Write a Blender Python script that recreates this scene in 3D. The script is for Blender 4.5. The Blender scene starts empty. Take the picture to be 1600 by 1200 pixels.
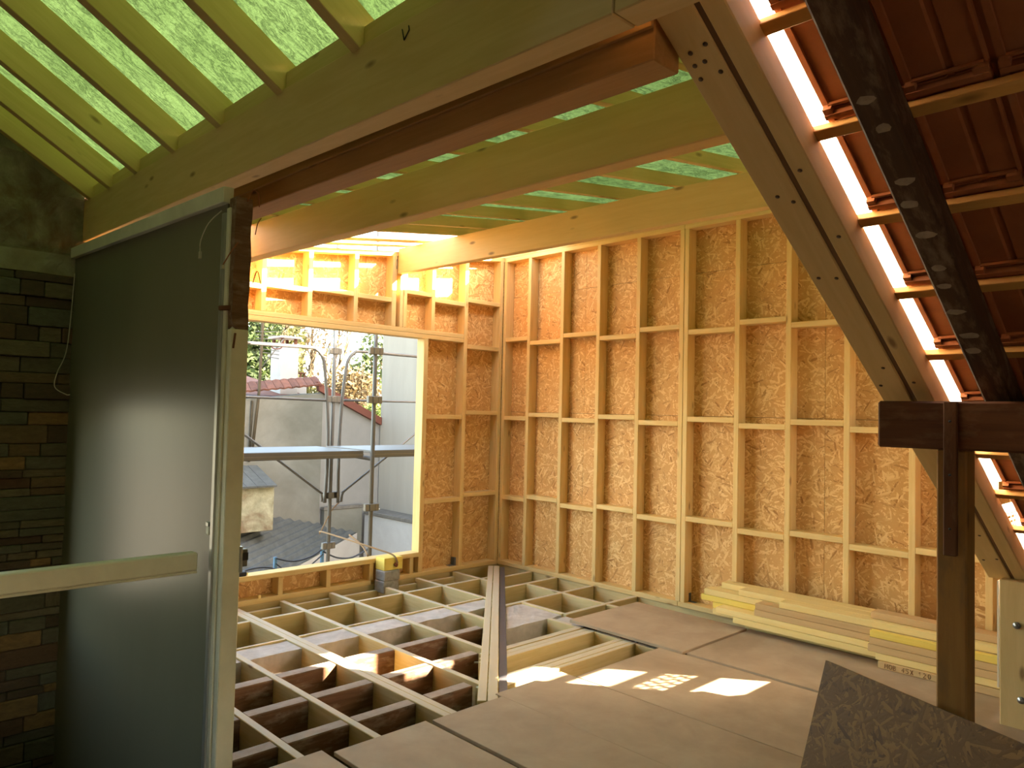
import bpy, bmesh, math, random
from mathutils import Vector, Matrix, noise
random.seed(7)
SC = bpy.context.scene
COL = SC.collection

# ------------------------------------------------------------------ camera
CAM_POS = Vector((0.0, 0.0, 1.695))
cam_d = bpy.data.cameras.new('camera')
cam_d.sensor_fit = 'HORIZONTAL'; cam_d.sensor_width = 36.0; cam_d.lens = 26.30
cam_d.clip_start = 0.02; cam_d.clip_end = 500
cam = bpy.data.objects.new('camera', cam_d); COL.objects.link(cam)
cx = Vector((0.7185, -0.6951, 0.0232)); cy = Vector((-0.0432, -0.0112, 0.9990)); cz = -Vector((0.6942, 0.7188, 0.0381))
cam.matrix_world = Matrix(((cx.x, cy.x, cz.x, CAM_POS.x), (cx.y, cy.y, cz.y, CAM_POS.y), (cx.z, cy.z, cz.z, CAM_POS.z), (0, 0, 0, 1)))
SC.camera = cam

# ------------------------------------------------------------------ world, sun, exposure
SUN_DIR = Vector((-0.74, 1.0, -0.68)).normalized()
w = bpy.data.worlds.new('sky'); SC.world = w; w.use_nodes = True
wn = w.node_tree.nodes; wl = w.node_tree.links; wn.clear()
wo = wn.new('ShaderNodeOutputWorld'); wb = wn.new('ShaderNodeBackground'); ws = wn.new('ShaderNodeTexSky')
ws.sky_type = 'NISHITA'; ws.sun_disc = False; ws.sun_elevation = math.radians(28.7); ws.sun_rotation = math.atan2(0.74, -1.0)
ws.air_density = 1.0; ws.dust_density = 2.0; ws.ozone_density = 1.0
wb.inputs['Strength'].default_value = 0.55
wm = wn.new('ShaderNodeMix'); wm.data_type = 'RGBA'; wm.blend_type = 'MULTIPLY'; wm.inputs[0].default_value = 1.0
wm.inputs[7].default_value = (1.0, 0.90, 0.74, 1.0)          # warm white balance of the photograph
wl.new(ws.outputs[0], wm.inputs[6]); wl.new(wm.outputs[2], wb.inputs[0]); wl.new(wb.outputs[0], wo.inputs[0])
sl = bpy.data.lights.new('sun', 'SUN'); sl.energy = 19.0; sl.angle = math.radians(0.55); sl.color = (1.0, 0.86, 0.68)
so = bpy.data.objects.new('sun', sl); COL.objects.link(so); so.location = (20, -25, 20)
so.rotation_euler = SUN_DIR.to_track_quat('-Z', 'Y').to_euler()
SC.view_settings.view_transform = 'Standard'; SC.view_settings.look = 'None'
SC.view_settings.exposure = 2.3; SC.view_settings.gamma = 1.0; SC.view_settings.use_curve_mapping = False

# ------------------------------------------------------------------ material helpers
def lin(r, g, b):
    f = lambda c: (c / 255 / 12.92) if c / 255 <= 0.04045 else ((c / 255 + 0.055) / 1.055) ** 2.4
    return (f(r), f(g), f(b), 1.0)

class NT:
    def __init__(s, name):
        s.m = bpy.data.materials.new(name); s.m.use_nodes = True
        s.t = s.m.node_tree; s.t.nodes.clear()
        s.out = s.n('ShaderNodeOutputMaterial'); s.b = s.n('ShaderNodeBsdfPrincipled')
        s.l(s.b.outputs[0], s.out.inputs[0]); s.tc = s.n('ShaderNodeTexCoord')
        s.oi = s.n('ShaderNodeObjectInfo')
    def n(s, t, **k):
        x = s.t.nodes.new(t)
        for a, v in k.items(): setattr(x, a, v)
        return x
    def l(s, a, b): s.t.links.new(a, b)
    def val(s, sock, v): sock.default_value = v
    def math(s, op, a, b=None, c=None):
        x = s.n('ShaderNodeMath', operation=op)
        for i, v in enumerate((a, b, c)):
            if v is None: continue
            if hasattr(v, 'links'): s.l(v, x.inputs[i])
            else: x.inputs[i].default_value = v
        return x.outputs[0]
    def mapping(s, scale=(1, 1, 1), rot=(0, 0, 0), rnd=0.0, src=None):
        mp = s.n('ShaderNodeMapping'); s.val(mp.inputs['Scale'], scale); s.val(mp.inputs['Rotation'], rot)
        src = src or s.tc.outputs['Object']
        if rnd:
            vm = s.n('ShaderNodeVectorMath', operation='ADD'); cb = s.n('ShaderNodeCombineXYZ')
            r = s.math('MULTIPLY', s.oi.outputs['Random'], rnd)
            s.l(r, cb.inputs[0]); s.l(r, cb.inputs[1]); s.l(r, cb.inputs[2])
            s.l(src, vm.inputs[0]); s.l(cb.outputs[0], vm.inputs[1]); src = vm.outputs[0]
        s.l(src, mp.inputs['Vector']); return mp.outputs[0]
    def noise(s, vec, scale, detail=4, rough=0.55, dist=0.0):
        x = s.n('ShaderNodeTexNoise'); s.l(vec, x.inputs['Vector'])
        s.val(x.inputs['Scale'], scale); s.val(x.inputs['Detail'], detail); s.val(x.inputs['Roughness'], rough); s.val(x.inputs['Distortion'], dist)
        return x.outputs['Fac']
    def ramp(s, fac, stops, interp='LINEAR'):
        x = s.n('ShaderNodeValToRGB'); x.color_ramp.interpolation = interp
        e = x.color_ramp.elements
        while len(e) < len(stops): e.new(0.5)
        for i, (p, c) in enumerate(stops): e[i].position = p; e[i].color = c if len(c) == 4 else (*c, 1)
        s.l(fac, x.inputs[0]); return x.outputs[0]
    def mix(s, fac, a, b, mode='MIX'):
        x = s.n('ShaderNodeMix', data_type='RGBA', blend_type=mode)
        for sock, v in ((x.inputs[0], fac), (x.inputs[6], a), (x.inputs[7], b)):
            if hasattr(v, 'links'): s.l(v, sock)
            else: sock.default_value = v
        return x.outputs[2]
    def bump(s, h, strength=0.3, dist=0.01):
        x = s.n('ShaderNodeBump'); s.val(x.inputs['Strength'], strength); s.val(x.inputs['Distance'], dist)
        s.l(h, x.inputs['Height']); s.l(x.outputs[0], s.b.inputs['Normal'])
    def col(s, c):
        if hasattr(c, 'links'): s.l(c, s.b.inputs['Base Color'])
        else: s.b.inputs['Base Color'].default_value = c
    def rough(s, r): s.b.inputs['Roughness'].default_value = r

def g3(v): return (v, v, v, 1)

def wood(name, c1, c2, knot=(90, 60, 30), vary=0.18, rough=0.65, grain=1.0, dirt=None, knots=True, dust=None):
    m = NT(name)
    v = m.mapping((1.1, 16 * grain, 16 * grain), rnd=37.0)
    n1 = m.noise(v, 2.2, 5, 0.6, 0.8)
    col = m.ramp(n1, [(0.3, lin(*c1)), (0.7, lin(*c2))])
    v2 = m.mapping((0.7, 3, 3), rnd=11.0)
    n2 = m.noise(v2, 1.5, 2)
    col = m.mix(m.math('MULTIPLY', n2, 0.35), col, lin(*c1))
    if knots:
        vk = m.mapping((2.6, 7.5, 7.5), rnd=53.0)
        vo = m.n('ShaderNodeTexVoronoi'); m.l(vk, vo.inputs['Vector']); vo.inputs['Scale'].default_value = 1.0
        k = m.ramp(vo.outputs['Distance'], [(0.05, g3(1)), (0.13, g3(0))])
        kk = m.n('ShaderNodeRGBToBW'); m.l(k, kk.inputs[0])
        col = m.mix(m.math('MULTIPLY', kk.outputs[0], 0.75), col, lin(*knot))
    if dirt:
        d = m.noise(m.mapping((3, 9, 9), rnd=9.0), 2.0, 5, 0.65)
        dd = m.ramp(d, [(0.5, g3(0)), (0.68, g3(1))]); bw = m.n('ShaderNodeRGBToBW'); m.l(dd, bw.inputs[0])
        col = m.mix(m.math('MULTIPLY', bw.outputs[0], 0.6), col, lin(*dirt))
    if dust:
        ge = m.n('ShaderNodeNewGeometry'); sx = m.n('ShaderNodeSeparateXYZ'); m.l(ge.outputs['Normal'], sx.inputs[0])
        tp = m.math('GREATER_THAN', sx.outputs[2], 0.9); dn = m.noise(m.mapping((1, 1, 1), rnd=3.0), 16, 5, 0.7)
        col = m.mix(m.math('MULTIPLY', tp, m.math('MULTIPLY_ADD', dn, 0.7, 0.3)), col, lin(*dust))
    hs = m.n('ShaderNodeHueSaturation'); m.l(col, hs.inputs['Color'])
    m.l(m.math('MULTIPLY_ADD', m.oi.outputs['Random'], vary, 1.0 - vary / 2), hs.inputs['Value'])
    m.col(hs.outputs[0]); m.rough(rough); m.b.inputs['Specular IOR Level'].default_value = 0.3
    m.bump(n1, 0.15, 0.004)
    return m.m

def osb(name, c_lo, c_mid, c_hi, size=1.0):
    m = NT(name); best = None; bcol = None
    for i, a in enumerate((0.2, 0.75, 1.4, 2.1, 2.75)):
        v = m.mapping((10 / size, 30 / size, 58 / size), src=m.mapping((1, 1, 1), rot=(0, a, 0), rnd=17.0 + i * 5))
        ds = m.n('ShaderNodeTexNoise'); m.l(v, ds.inputs['Vector']); ds.inputs['Scale'].default_value = 0.8; ds.inputs['Detail'].default_value = 1
        av = m.n('ShaderNodeVectorMath', operation='ADD'); m.l(v, av.inputs[0]); m.l(ds.outputs['Color'], av.inputs[1])
        vo = m.n('ShaderNodeTexVoronoi'); m.l(av.outputs[0], vo.inputs['Vector']); vo.inputs['Scale'].default_value = 1.0
        sp = m.n('ShaderNodeSeparateColor'); m.l(vo.outputs['Color'], sp.inputs[0])
        h = m.math('SUBTRACT', sp.outputs[0], m.math('MULTIPLY', vo.outputs['Distance'], 0.55))
        c = m.ramp(sp.outputs[1], [(0.0, lin(*c_lo)), (0.12, lin(*c_mid)), (0.62, lin(*c_mid)), (0.86, lin(*c_hi)), (1.0, lin(*c_hi))])
        if best is None: best, bcol = h, c
        else:
            gt = m.math('GREATER_THAN', h, best); bcol = m.mix(gt, bcol, c); best = m.math('MAXIMUM', best, h)
    n = m.noise(m.mapping((1, 1, 1)), 1.3, 3)
    bcol = m.mix(m.math('MULTIPLY', n, 0.35), bcol, lin(*c_mid))
    m.col(bcol); m.rough(0.6); m.b.inputs['Specular IOR Level'].default_value = 0.25
    m.bump(best, 0.3, 0.004)
    return m.m

def speckle(name, c1, c2, scale=6.0, rough=0.85, bump=0.2, detail=6, stain=None, stain_amt=0.5, bs=0.01, vary=0.0, stretch=(1, 1, 1)):
    m = NT(name)
    n1 = m.noise(m.mapping(stretch, rnd=23.0), scale, detail, 0.65, 0.3)
    col = m.ramp(n1, [(0.32, lin(*c1)), (0.68, lin(*c2))])
    if stain:
        s2 = m.noise(m.mapping((1, 1, 1), rnd=7.0), scale * 0.28, 5, 0.6, 1.0)
        bw = m.n('ShaderNodeRGBToBW'); m.l(m.ramp(s2, [(0.45, g3(0)), (0.65, g3(1))]), bw.inputs[0])
        col = m.mix(m.math('MULTIPLY', bw.outputs[0], stain_amt), col, lin(*stain))
    if vary:
        hs = m.n('ShaderNodeHueSaturation'); m.l(col, hs.inputs['Color'])
        m.l(m.math('MULTIPLY_ADD', m.oi.outputs['Random'], vary, 1.0 - vary / 2), hs.inputs['Value']); col = hs.outputs[0]
    m.col(col); m.rough(rough); m.b.inputs['Specular IOR Level'].default_value = 0.3
    if bump: m.bump(n1, bump, bs)
    return m.m

def plain(name, c, rough=0.5, metal=0.0, spec=0.5):
    m = NT(name); n1 = m.noise(m.mapping((1, 1, 1), rnd=5.0), 9, 4)
    m.col(m.mix(m.math('MULTIPLY', n1, 0.25), lin(*c), lin(*[x * 0.8 for x in c])))
    m.rough(rough); m.b.inputs['Metallic'].default_value = metal; m.b.inputs['Specular IOR Level'].default_value = spec
    return m.m

M = {}
M['stud'] = wood('new_pine_framing', (222, 182, 112), (236, 203, 140), (150, 100, 50), 0.10)
M['plank'] = wood('stacked_pine', (238, 204, 128), (245, 216, 148), (160, 120, 60), 0.16)
M['plank_yellow'] = wood('treated_yellow_pine', (238, 202, 88), (244, 214, 110), (150, 120, 40), 0.08)
M['plank_tan'] = wood('tan_pine', (205, 165, 112), (216, 178, 124), (130, 90, 50), 0.14)
M['beam'] = wood('planed_spruce_beam', (206, 172, 112), (218, 186, 128), (120, 80, 40), 0.06, grain=0.7)
M['beam_pale'] = wood('pale_spruce_beam', (226, 182, 112), (236, 194, 126), (120, 80, 40), 0.06, grain=0.7)
M['beam_brown_shaded'] = wood('brown_shaded_spruce', (166, 120, 68), (184, 136, 82), (80, 50, 25), 0.06)  # same spruce as the other beams, shade put into its darker colour
M['rafter'] = wood('rafter_pine', (202, 176, 104), (216, 190, 122), (120, 90, 45), 0.12)
M['joist'] = wood('floor_joist_pine', (205, 178, 118), (224, 200, 145), (140, 100, 60), 0.12, dust=(206, 192, 172))
M['joist_old'] = wood('old_floor_timber', (96, 66, 44), (136, 100, 72), (60, 40, 26), 0.2, 0.8, dirt=(170, 150, 128), dust=(188, 170, 152))
M['old_dark'] = wood('old_dark_oak', (84, 50, 28), (108, 66, 38), (50, 32, 20), 0.1, 0.7, dirt=(126, 92, 66))
M['old_post'] = wood('old_weathered_post', (140, 98, 48), (156, 112, 60), (90, 60, 30), 0.1, 0.75, dirt=(116, 88, 56))
M['old_rafter'] = wood('old_rafter_mortar_marked', (62, 42, 27), (86, 60, 40), (36, 26, 18), 0.0, 0.8, dirt=(134, 112, 92), knots=False)
M['bark'] = wood('broken_old_post', (92, 62, 40), (128, 98, 74), (50, 34, 22), 0.0, 0.9, dirt=(150, 130, 110))
M['spacer'] = wood('dark_spacer_board', (104, 72, 44), (122, 88, 56), (70, 46, 28), 0.0)
M['batten'] = wood('roof_batten', (198, 146, 78), (212, 162, 94), (120, 84, 44), 0.12)
M['osb'] = osb('osb_wall_sheathing', (168, 114, 56), (214, 162, 97), (242, 204, 140), 0.88)
M['osb_dark'] = osb('osb_weathered_sheet', (72, 46, 14), (100, 69, 26), (128, 93, 40), 0.9)
M['sheet'] = speckle('chipboard_sheet', (176, 150, 120), (192, 166, 134), 3.2, 0.75, 0.05, 6, (158, 132, 102), 0.55, vary=0.08)
M['dust'] = speckle('dusty_underfloor', (92, 70, 50), (132, 106, 80), 14, 0.95, 0.6, 8, (70, 52, 38), 0.6)
M['concrete'] = speckle('rough_concrete', (188, 176, 164), (216, 204, 192), 9, 0.9, 0.4, 8, (166, 152, 138), 0.5)
M['block'] = speckle('grey_block', (140, 132, 120), (172, 164, 152), 18, 0.95, 0.5, 6)
M['plaster'] = speckle('crumbling_plaster', (118, 112, 88), (150, 144, 118), 7, 0.95, 0.8, 8, (92, 64, 42), 0.75, 0.03)
M['lintel'] = speckle('rough_lintel', (138, 134, 108), (160, 156, 130), 8, 0.95, 0.6, 8, (120, 104, 80), 0.5, 0.02)
M['ext_concrete'] = speckle('weathered_coping', (85, 79, 71), (107, 100, 90), 8, 0.95, 0.4)
M['steel'] = plain('grey_steel', (120, 118, 122), 0.45, 0.6)
M['galv'] = plain('galvanised_tube', (97, 92, 85), 0.5, 0.2)
M['coupler'] = plain('coupler_steel', (116, 110, 100), 0.55, 0.4)
M['screw'] = plain('dark_screw', (84, 62, 40), 0.5, 0.6)
M['bolt'] = plain('bright_bolt', (170, 170, 168), 0.3, 0.9)
M['black'] = plain('black_plastic', (24, 24, 24), 0.5)
M['white_paint'] = speckle('worn_white_paint', (204, 198, 172), (216, 210, 186), 5, 0.5, 0.05, 5, (150, 138, 110), 0.25)
M['panel'] = speckle('grey_partition_board', (114, 109, 88), (120, 115, 94), 1.2, 0.33, 0.02, 4, stretch=(1, 1, 0.3))
M['panel'].node_tree.nodes['Principled BSDF'].inputs['Specular IOR Level'].default_value = 0.13
M['alu'] = plain('aluminium_trim', (180, 180, 172), 0.35, 0.7)
M['wire'] = plain('white_wire', (190, 180, 160), 0.6)
M['copper'] = plain('copper_wire', (150, 86, 48), 0.5, 0.4)
M['rope'] = plain('hemp_rope', (150, 118, 82), 0.9)
M['ink'] = plain('pencil_mark', (112, 66, 34), 0.9)
M['ink_dark'] = plain('black_mark', (34, 26, 14), 0.9)
M['tile'] = speckle('clay_tile', (138, 80, 46), (160, 96, 58), 5, 0.8, 0.25, 7, (150, 118, 96), 0.3, vary=0.2)
M['ext_tile'] = speckle('house_roof_tile', (85, 51, 38), (107, 67, 49), 6, 0.85, 0.2, 5, (69, 52, 44), 0.5, vary=0.3)
M['verge'] = plain('red_verge', (97, 48, 31), 0.7)
M['render_stain'] = speckle('stained_render', (100, 96, 85), (116, 112, 102), 1.6, 0.95, 0.1, 7, (80, 79, 69), 0.6)
M['render_blue'] = speckle('grey_render', (116, 112, 105), (125, 120, 113), 2.0, 0.95, 0.1, 7)
M['render_white'] = speckle('pale_render', (142, 132, 118), (150, 140, 125), 1.2, 0.95, 0.05, 6, stretch=(3, 3, 0.5))
M['white_wall'] = speckle('white_masonry', (156, 149, 141), (167, 161, 153), 2.0, 0.95, 0.05, 6)
M['corr'] = speckle('fibre_cement', (66, 66, 62), (85, 85, 80), 7, 0.9, 0.2, 7, (74, 74, 71), 0.5)
M['blue'] = plain('blue_post', (61, 98, 123), 0.6)
M['hose'] = plain('black_hose', (30, 34, 42), 0.5)
M['rain_screen'] = speckle('white_rain_screen', (214, 208, 196), (226, 220, 208), 3, 0.9, 0.1)
M['ground'] = speckle('yard_ground', (110, 104, 92), (136, 130, 116), 2, 0.95, 0.1)
M['trunk'] = speckle('tree_bark', (59, 49, 34), (75, 64, 46), 6, 0.95, 0.3)
M['oldboard'] = speckle('attic_boarding', (74, 56, 38), (96, 74, 52), 4, 0.9, 0.1)
M['mortar'] = speckle('mortar_lumps', (132, 114, 96), (160, 142, 122), 20, 0.95, 0.5)

def leaf_mat(name, c1, c2):
    m = NT(name); n = m.noise(m.mapping((1, 1, 1)), 3.0, 3)
    col = m.ramp(n, [(0.35, lin(*c1)), (0.65, lin(*c2))]); m.col(col); m.rough(0.7)
    tr = m.n('ShaderNodeBsdfTranslucent'); m.l(col, tr.inputs[0]); mx = m.n('ShaderNodeMixShader'); mx.inputs[0].default_value = 0.35
    m.l(m.b.outputs[0], mx.inputs[1]); m.l(tr.outputs[0], mx.inputs[2]); m.l(mx.outputs[0], m.out.inputs[0]); return m.m
M['leaf_green'] = leaf_mat('evergreen_leaves', (33, 48, 21), (67, 82, 36))
M['leaf_olive'] = leaf_mat('olive_leaves', (57, 61, 30), (90, 89, 48))
M['leaf_lime'] = leaf_mat('lime_leaves', (75, 92, 33), (107, 118, 54))
M['leaf_rust'] = leaf_mat('russet_leaves', (75, 62, 38), (100, 84, 54))

def membrane_mat():
    m = NT('green_membrane')
    v = m.mapping((1.0, 1.0, 1.0))
    v9 = m.mapping((0.6, 1.6, 1.0)); n1 = m.noise(v9, 8.0, 6, 0.66, 0.9); n2 = m.noise(v, 40.0, 5, 0.65, 0.8); n3 = m.noise(v, 2.4, 3, 0.5, 0.6)
    cr = m.math('ABSOLUTE', m.math('SUBTRACT', n1, 0.5)); cr2 = m.math('ABSOLUTE', m.math('SUBTRACT', n2, 0.5))
    a = m.ramp(cr, [(0.0, g3(0.45)), (0.05, g3(0.92)), (0.2, g3(1.0))]); b = m.ramp(cr2, [(0.0, g3(0.6)), (0.06, g3(1.0))])
    base = m.ramp(n3, [(0.35, lin(44, 60, 31)), (0.65, lin(53, 70, 39))])
    col = m.mix(1.0, m.mix(1.0, base, a, 'MULTIPLY'), b, 'MULTIPLY')
    tr = m.n('ShaderNodeBsdfTranslucent'); m.l(col, tr.inputs[0])
    df = m.n('ShaderNodeBsdfDiffuse'); m.l(col, df.inputs[0])
    bp = m.n('ShaderNodeBump'); bp.inputs['Strength'].default_value = 0.5; bp.inputs['Distance'].default_value = 0.02; m.l(n1, bp.inputs['Height'])
    m.l(bp.outputs[0], tr.inputs['Normal']); m.l(bp.outputs[0], df.inputs['Normal'])
    mx = m.n('ShaderNodeMixShader'); mx.inputs[0].default_value = 0.45
    m.l(tr.outputs[0], mx.inputs[1]); m.l(df.outputs[0], mx.inputs[2]); m.l(mx.outputs[0], m.out.inputs[0]); return m.m
M['membrane'] = membrane_mat()

def stone_mat():
    m = NT('cladding_stone')
    base = m.ramp(m.oi.outputs['Random'], [(0.0, lin(82, 76, 56)), (0.18, lin(96, 78, 52)), (0.34, lin(84, 82, 64)), (0.5, lin(74, 58, 40)), (0.66, lin(98, 88, 64)), (0.82, lin(86, 62, 40)), (0.93, lin(120, 92, 54)), (1.0, lin(112, 110, 92))], 'CONSTANT')
    n1 = m.noise(m.mapping((1, 1, 2.5), rnd=61.0), 14, 8, 0.7, 0.6)
    d = m.ramp(n1, [(0.3, g3(0.8)), (0.7, g3(1.5))])
    m.col(m.mix(1.0, base, d, 'MULTIPLY')); m.rough(0.7); m.bump(n1, 0.7, 0.015); return m.m
M['stone'] = stone_mat()

# ------------------------------------------------------------------ geometry helpers
WM = {}
def link(o, parent=None, mat=None, world=None):
    COL.objects.link(o); world = world or Matrix.Identity(4); WM[o.name] = world
    if parent is not None:
        o.parent = parent; o.matrix_parent_inverse = Matrix.Identity(4)
        o.matrix_basis = WM[parent.name].inverted() @ world
    else: o.matrix_basis = world
    if mat is not None and o.type == 'MESH' and not o.data.materials: o.data.materials.append(M[mat])
    return o

def tag(o, label=None, cat=None, group=None, kind=None):
    if label: o['label'] = label
    if cat: o['category'] = cat
    if group: o['group'] = group
    if kind: o['kind'] = kind
    return o

def empty(name, loc, label=None, cat=None, group=None, kind=None):
    o = bpy.data.objects.new(name, None); o.empty_display_size = 0.1
    link(o, None, None, Matrix.Translation(Vector(loc))); return tag(o, label, cat, group, kind)

_cache = {}
def box_mesh(L, W, H, mat, bev):
    key = (round(L, 4), round(W, 4), round(H, 4), mat, round(bev, 4))
    if key in _cache: return _cache[key]
    bm = bmesh.new(); bmesh.ops.create_cube(bm, size=1.0)
    bmesh.ops.scale(bm, vec=(L, W, H), verts=bm.verts)
    if bev > 0 and min(L, W, H) > 2.5 * bev:
        bmesh.ops.bevel(bm, geom=bm.edges[:], offset=bev, segments=1, affect='EDGES', profile=0.5)
    me = bpy.data.meshes.new('box'); bm.to_mesh(me); bm.free(); me.materials.append(M[mat]); _cache[key] = me; return me

def frame(a, b, up):
    a = Vector(a); b = Vector(b); x = (b - a).normalized(); up = Vector(up)
    if abs(x.dot(up)) > 0.98: up = Vector((1, 0, 0)) if abs(x.x) < 0.9 else Vector((0, 1, 0))
    y = up.cross(x).normalized(); z = x.cross(y)
    m = Matrix((x, y, z)).transposed().to_4x4(); m.translation = (a + b) / 2; return m, (b - a).length

def bar(name, a, b, wd, ht, mat, parent=None, up=(0, 0, 1), bev=0.003):
    """box running from a to b (centre line); wd across, ht along up"""
    m, L = frame(a, b, up)
    return link(bpy.data.objects.new(name, box_mesh(L, wd, ht, mat, bev)), parent, None, m)

def blk(name, x0, x1, y0, y1, z0, z1, mat, parent=None, bev=0.003, axis=None):
    """axis-aligned box; local X follows its longest side (or axis)"""
    d = (x1 - x0, y1 - y0, z1 - z0); ax = axis if axis is not None else max(range(3), key=lambda i: d[i])
    c = Vector(((x0 + x1) / 2, (y0 + y1) / 2, (z0 + z1) / 2))
    a = c.copy(); b = c.copy(); a[ax] -= d[ax] / 2; b[ax] += d[ax] / 2
    if ax == 0: return bar(name, a, b, d[1], d[2], mat, parent, (0, 0, 1), bev)
    if ax == 1: return bar(name, a, b, d[0], d[2], mat, parent, (0, 0, 1), bev)
    return bar(name, a, b, d[1], d[0], mat, parent, (1, 0, 0), bev)

def mesh(name, verts, faces, mat, parent=None, smooth=False, origin=None):
    me = bpy.data.meshes.new(name); o0 = Vector(origin) if origin else Vector((0, 0, 0))
    me.from_pydata([tuple(Vector(v) - o0) for v in verts], [], faces); me.validate(); me.update()
    if smooth:
        for p in me.polygons: p.use_smooth = True
    return link(bpy.data.objects.new(name, me), parent, mat, Matrix.Translation(o0))

def prism(name, poly, axis, t0, t1, mat, parent=None):
    """polygon of 2D points extruded along axis ('Y': points are (x,z); 'X': (y,z); 'Z': (x,y))"""
    f = {'Y': lambda p, t: (p[0], t, p[1]), 'X': lambda p, t: (t, p[0], p[1]), 'Z': lambda p, t: (p[0], p[1], t)}[axis]
    n = len(poly); vs = [f(p, t0) for p in poly] + [f(p, t1) for p in poly]
    fs = [tuple(range(n)), tuple(range(2 * n - 1, n - 1, -1))] + [(i, i + n, (i + 1) % n + n, (i + 1) % n) for i in range(n)]
    me = bpy.data.meshes.new(name); c = sum((Vector(v) for v in vs), Vector()) / len(vs)
    me.from_pydata([tuple(Vector(v) - c) for v in vs], [], fs); bm = bmesh.new(); bm.from_mesh(me)
    bmesh.ops.recalc_face_normals(bm, faces=bm.faces); bm.to_mesh(me); bm.free()
    return link(bpy.data.objects.new(name, me), parent, mat, Matrix.Translation(c))

def tube_data(paths, sides=8):
    vs, fs = [], []
    for pts, r in paths:
        pts = [Vector(p) for p in pts]; rs = r if isinstance(r, (list, tuple)) else [r] * len(pts); base = len(vs); ref = None
        for i, p in enumerate(pts):
            t = (pts[min(i + 1, len(pts) - 1)] - pts[max(i - 1, 0)]).normalized()
            if ref is None: ref = Vector((0, 0, 1)) if abs(t.z) < 0.9 else Vector((1, 0, 0))
            u = t.cross(ref).normalized(); v = t.cross(u); ref = -v if False else ref
            for k in range(sides):
                a = 2 * math.pi * k / sides; vs.append(p + (u * math.cos(a) + v * math.sin(a)) * rs[i])
        for i in range(len(pts) - 1):
            for k in range(sides):
                k2 = (k + 1) % sides
                fs.append((base + i * sides + k, base + i * sides + k2, base + (i + 1) * sides + k2, base + (i + 1) * sides + k))
        fs.append(tuple(base + k for k in range(sides))[::-1]); e = base + (len(pts) - 1) * sides; fs.append(tuple(e + k for k in range(sides)))
    return vs, fs

def tube(name, pts, r, mat, parent=None, sides=8):
    vs, fs = tube_data([(pts, r)], sides); return mesh(name, vs, fs, mat, parent, True, origin=pts[0])

def tubes(name, paths, mat, parent=None, sides=6):
    vs, fs = tube_data(paths, sides); return mesh(name, vs, fs, mat, parent, True, origin=paths[0][0][0])

def smooth_path(pts, n=6):
    pts = [Vector(p) for p in pts]; out = []
    for i in range(len(pts) - 1):
        p0 = pts[max(i - 1, 0)]; p1 = pts[i]; p2 = pts[i + 1]; p3 = pts[min(i + 2, len(pts) - 1)]
        for k in range(n):
            t = k / n; out.append(0.5 * ((2 * p1) + (-p0 + p2) * t + (2 * p0 - 5 * p1 + 4 * p2 - p3) * t * t + (-p0 + 3 * p1 - 3 * p2 + p3) * t ** 3))
    out.append(pts[-1]); return out

# ------------------------------------------------------------------ key planes (metres; joist tops at z = 0)
XR = 5.788          # room face of the right wall studs
YW = 6.161          # room face of the far (window) wall studs
DEP = 0.12          # stud depth
SW = 0.045          # stud thickness
RS = -0.5963        # fall of the old roof per metre of X
def roof_z(x, z0): return z0 + RS * x
def new_under(x): return 3.305 + 0.141 * (x - 4.322)     # underside of the new rafters
SLOPE = math.atan(0.5963)

# ================================================================== FLOOR
floor = empty('floor', (3.5, 4.5, 0), kind='structure')
blk('underfloor', 1.46, 5.95, 1.3, 6.35, -0.30, -0.20, 'dust', floor, 0)
blk('attic_boarding', -5.0, 5.7, -3.2, 1.3, -0.30, -0.06, 'oldboard', floor, 0)
blk('attic_boarding', -5.0, 1.40, 1.3, 3.3, -0.30, -0.06, 'oldboard', floor, 0)
blk('attic_boarding', -1.7, 0.33, 3.3, 6.15, -0.30, -0.06, 'oldboard', floor, 0)  # unseen landing, added to shade the foot of the partition
DIAG = lambda x: x + 0.36                                  # left edge of the diagonal timber in plan
# new joists running towards the window wall, left of the diagonal
for x0, x1 in ((1.84, 1.885), (2.25, 2.295), (2.695, 2.745), (2.752, 2.80), (3.165, 3.21), (3.645, 3.69), (4.165, 4.21), (4.63, 4.675), (5.12, 5.165)):
    y0 = max(DIAG(x0) - 0.02, 2.6)
    if x0 < 2.0: y0 = 2.6
    blk('floor_joist', x0, x1, y0, 6.14, -0.19, 0.0 if x0 < 2.74 or x0 > 2.76 else -0.004, 'joist', floor)
xs = [1.50, 1.885, 2.295, 2.80, 3.21, 3.69, 4.21, 4.675, 5.165, 5.4]; xe = [1.84, 2.25, 2.695, 3.165, 3.645, 4.165, 4.63, 5.12, 5.3, 5.5]
for a, b in zip(xs, xe):
    if b > a and b < 5.35: blk('floor_nogging', a, b, 5.70, 5.74, -0.19, -0.001, 'joist', floor)
    if b > a and b < 5.35: blk('floor_nogging', a, b, 6.10, 6.14, -0.19, -0.046, 'joist', floor)
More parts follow.
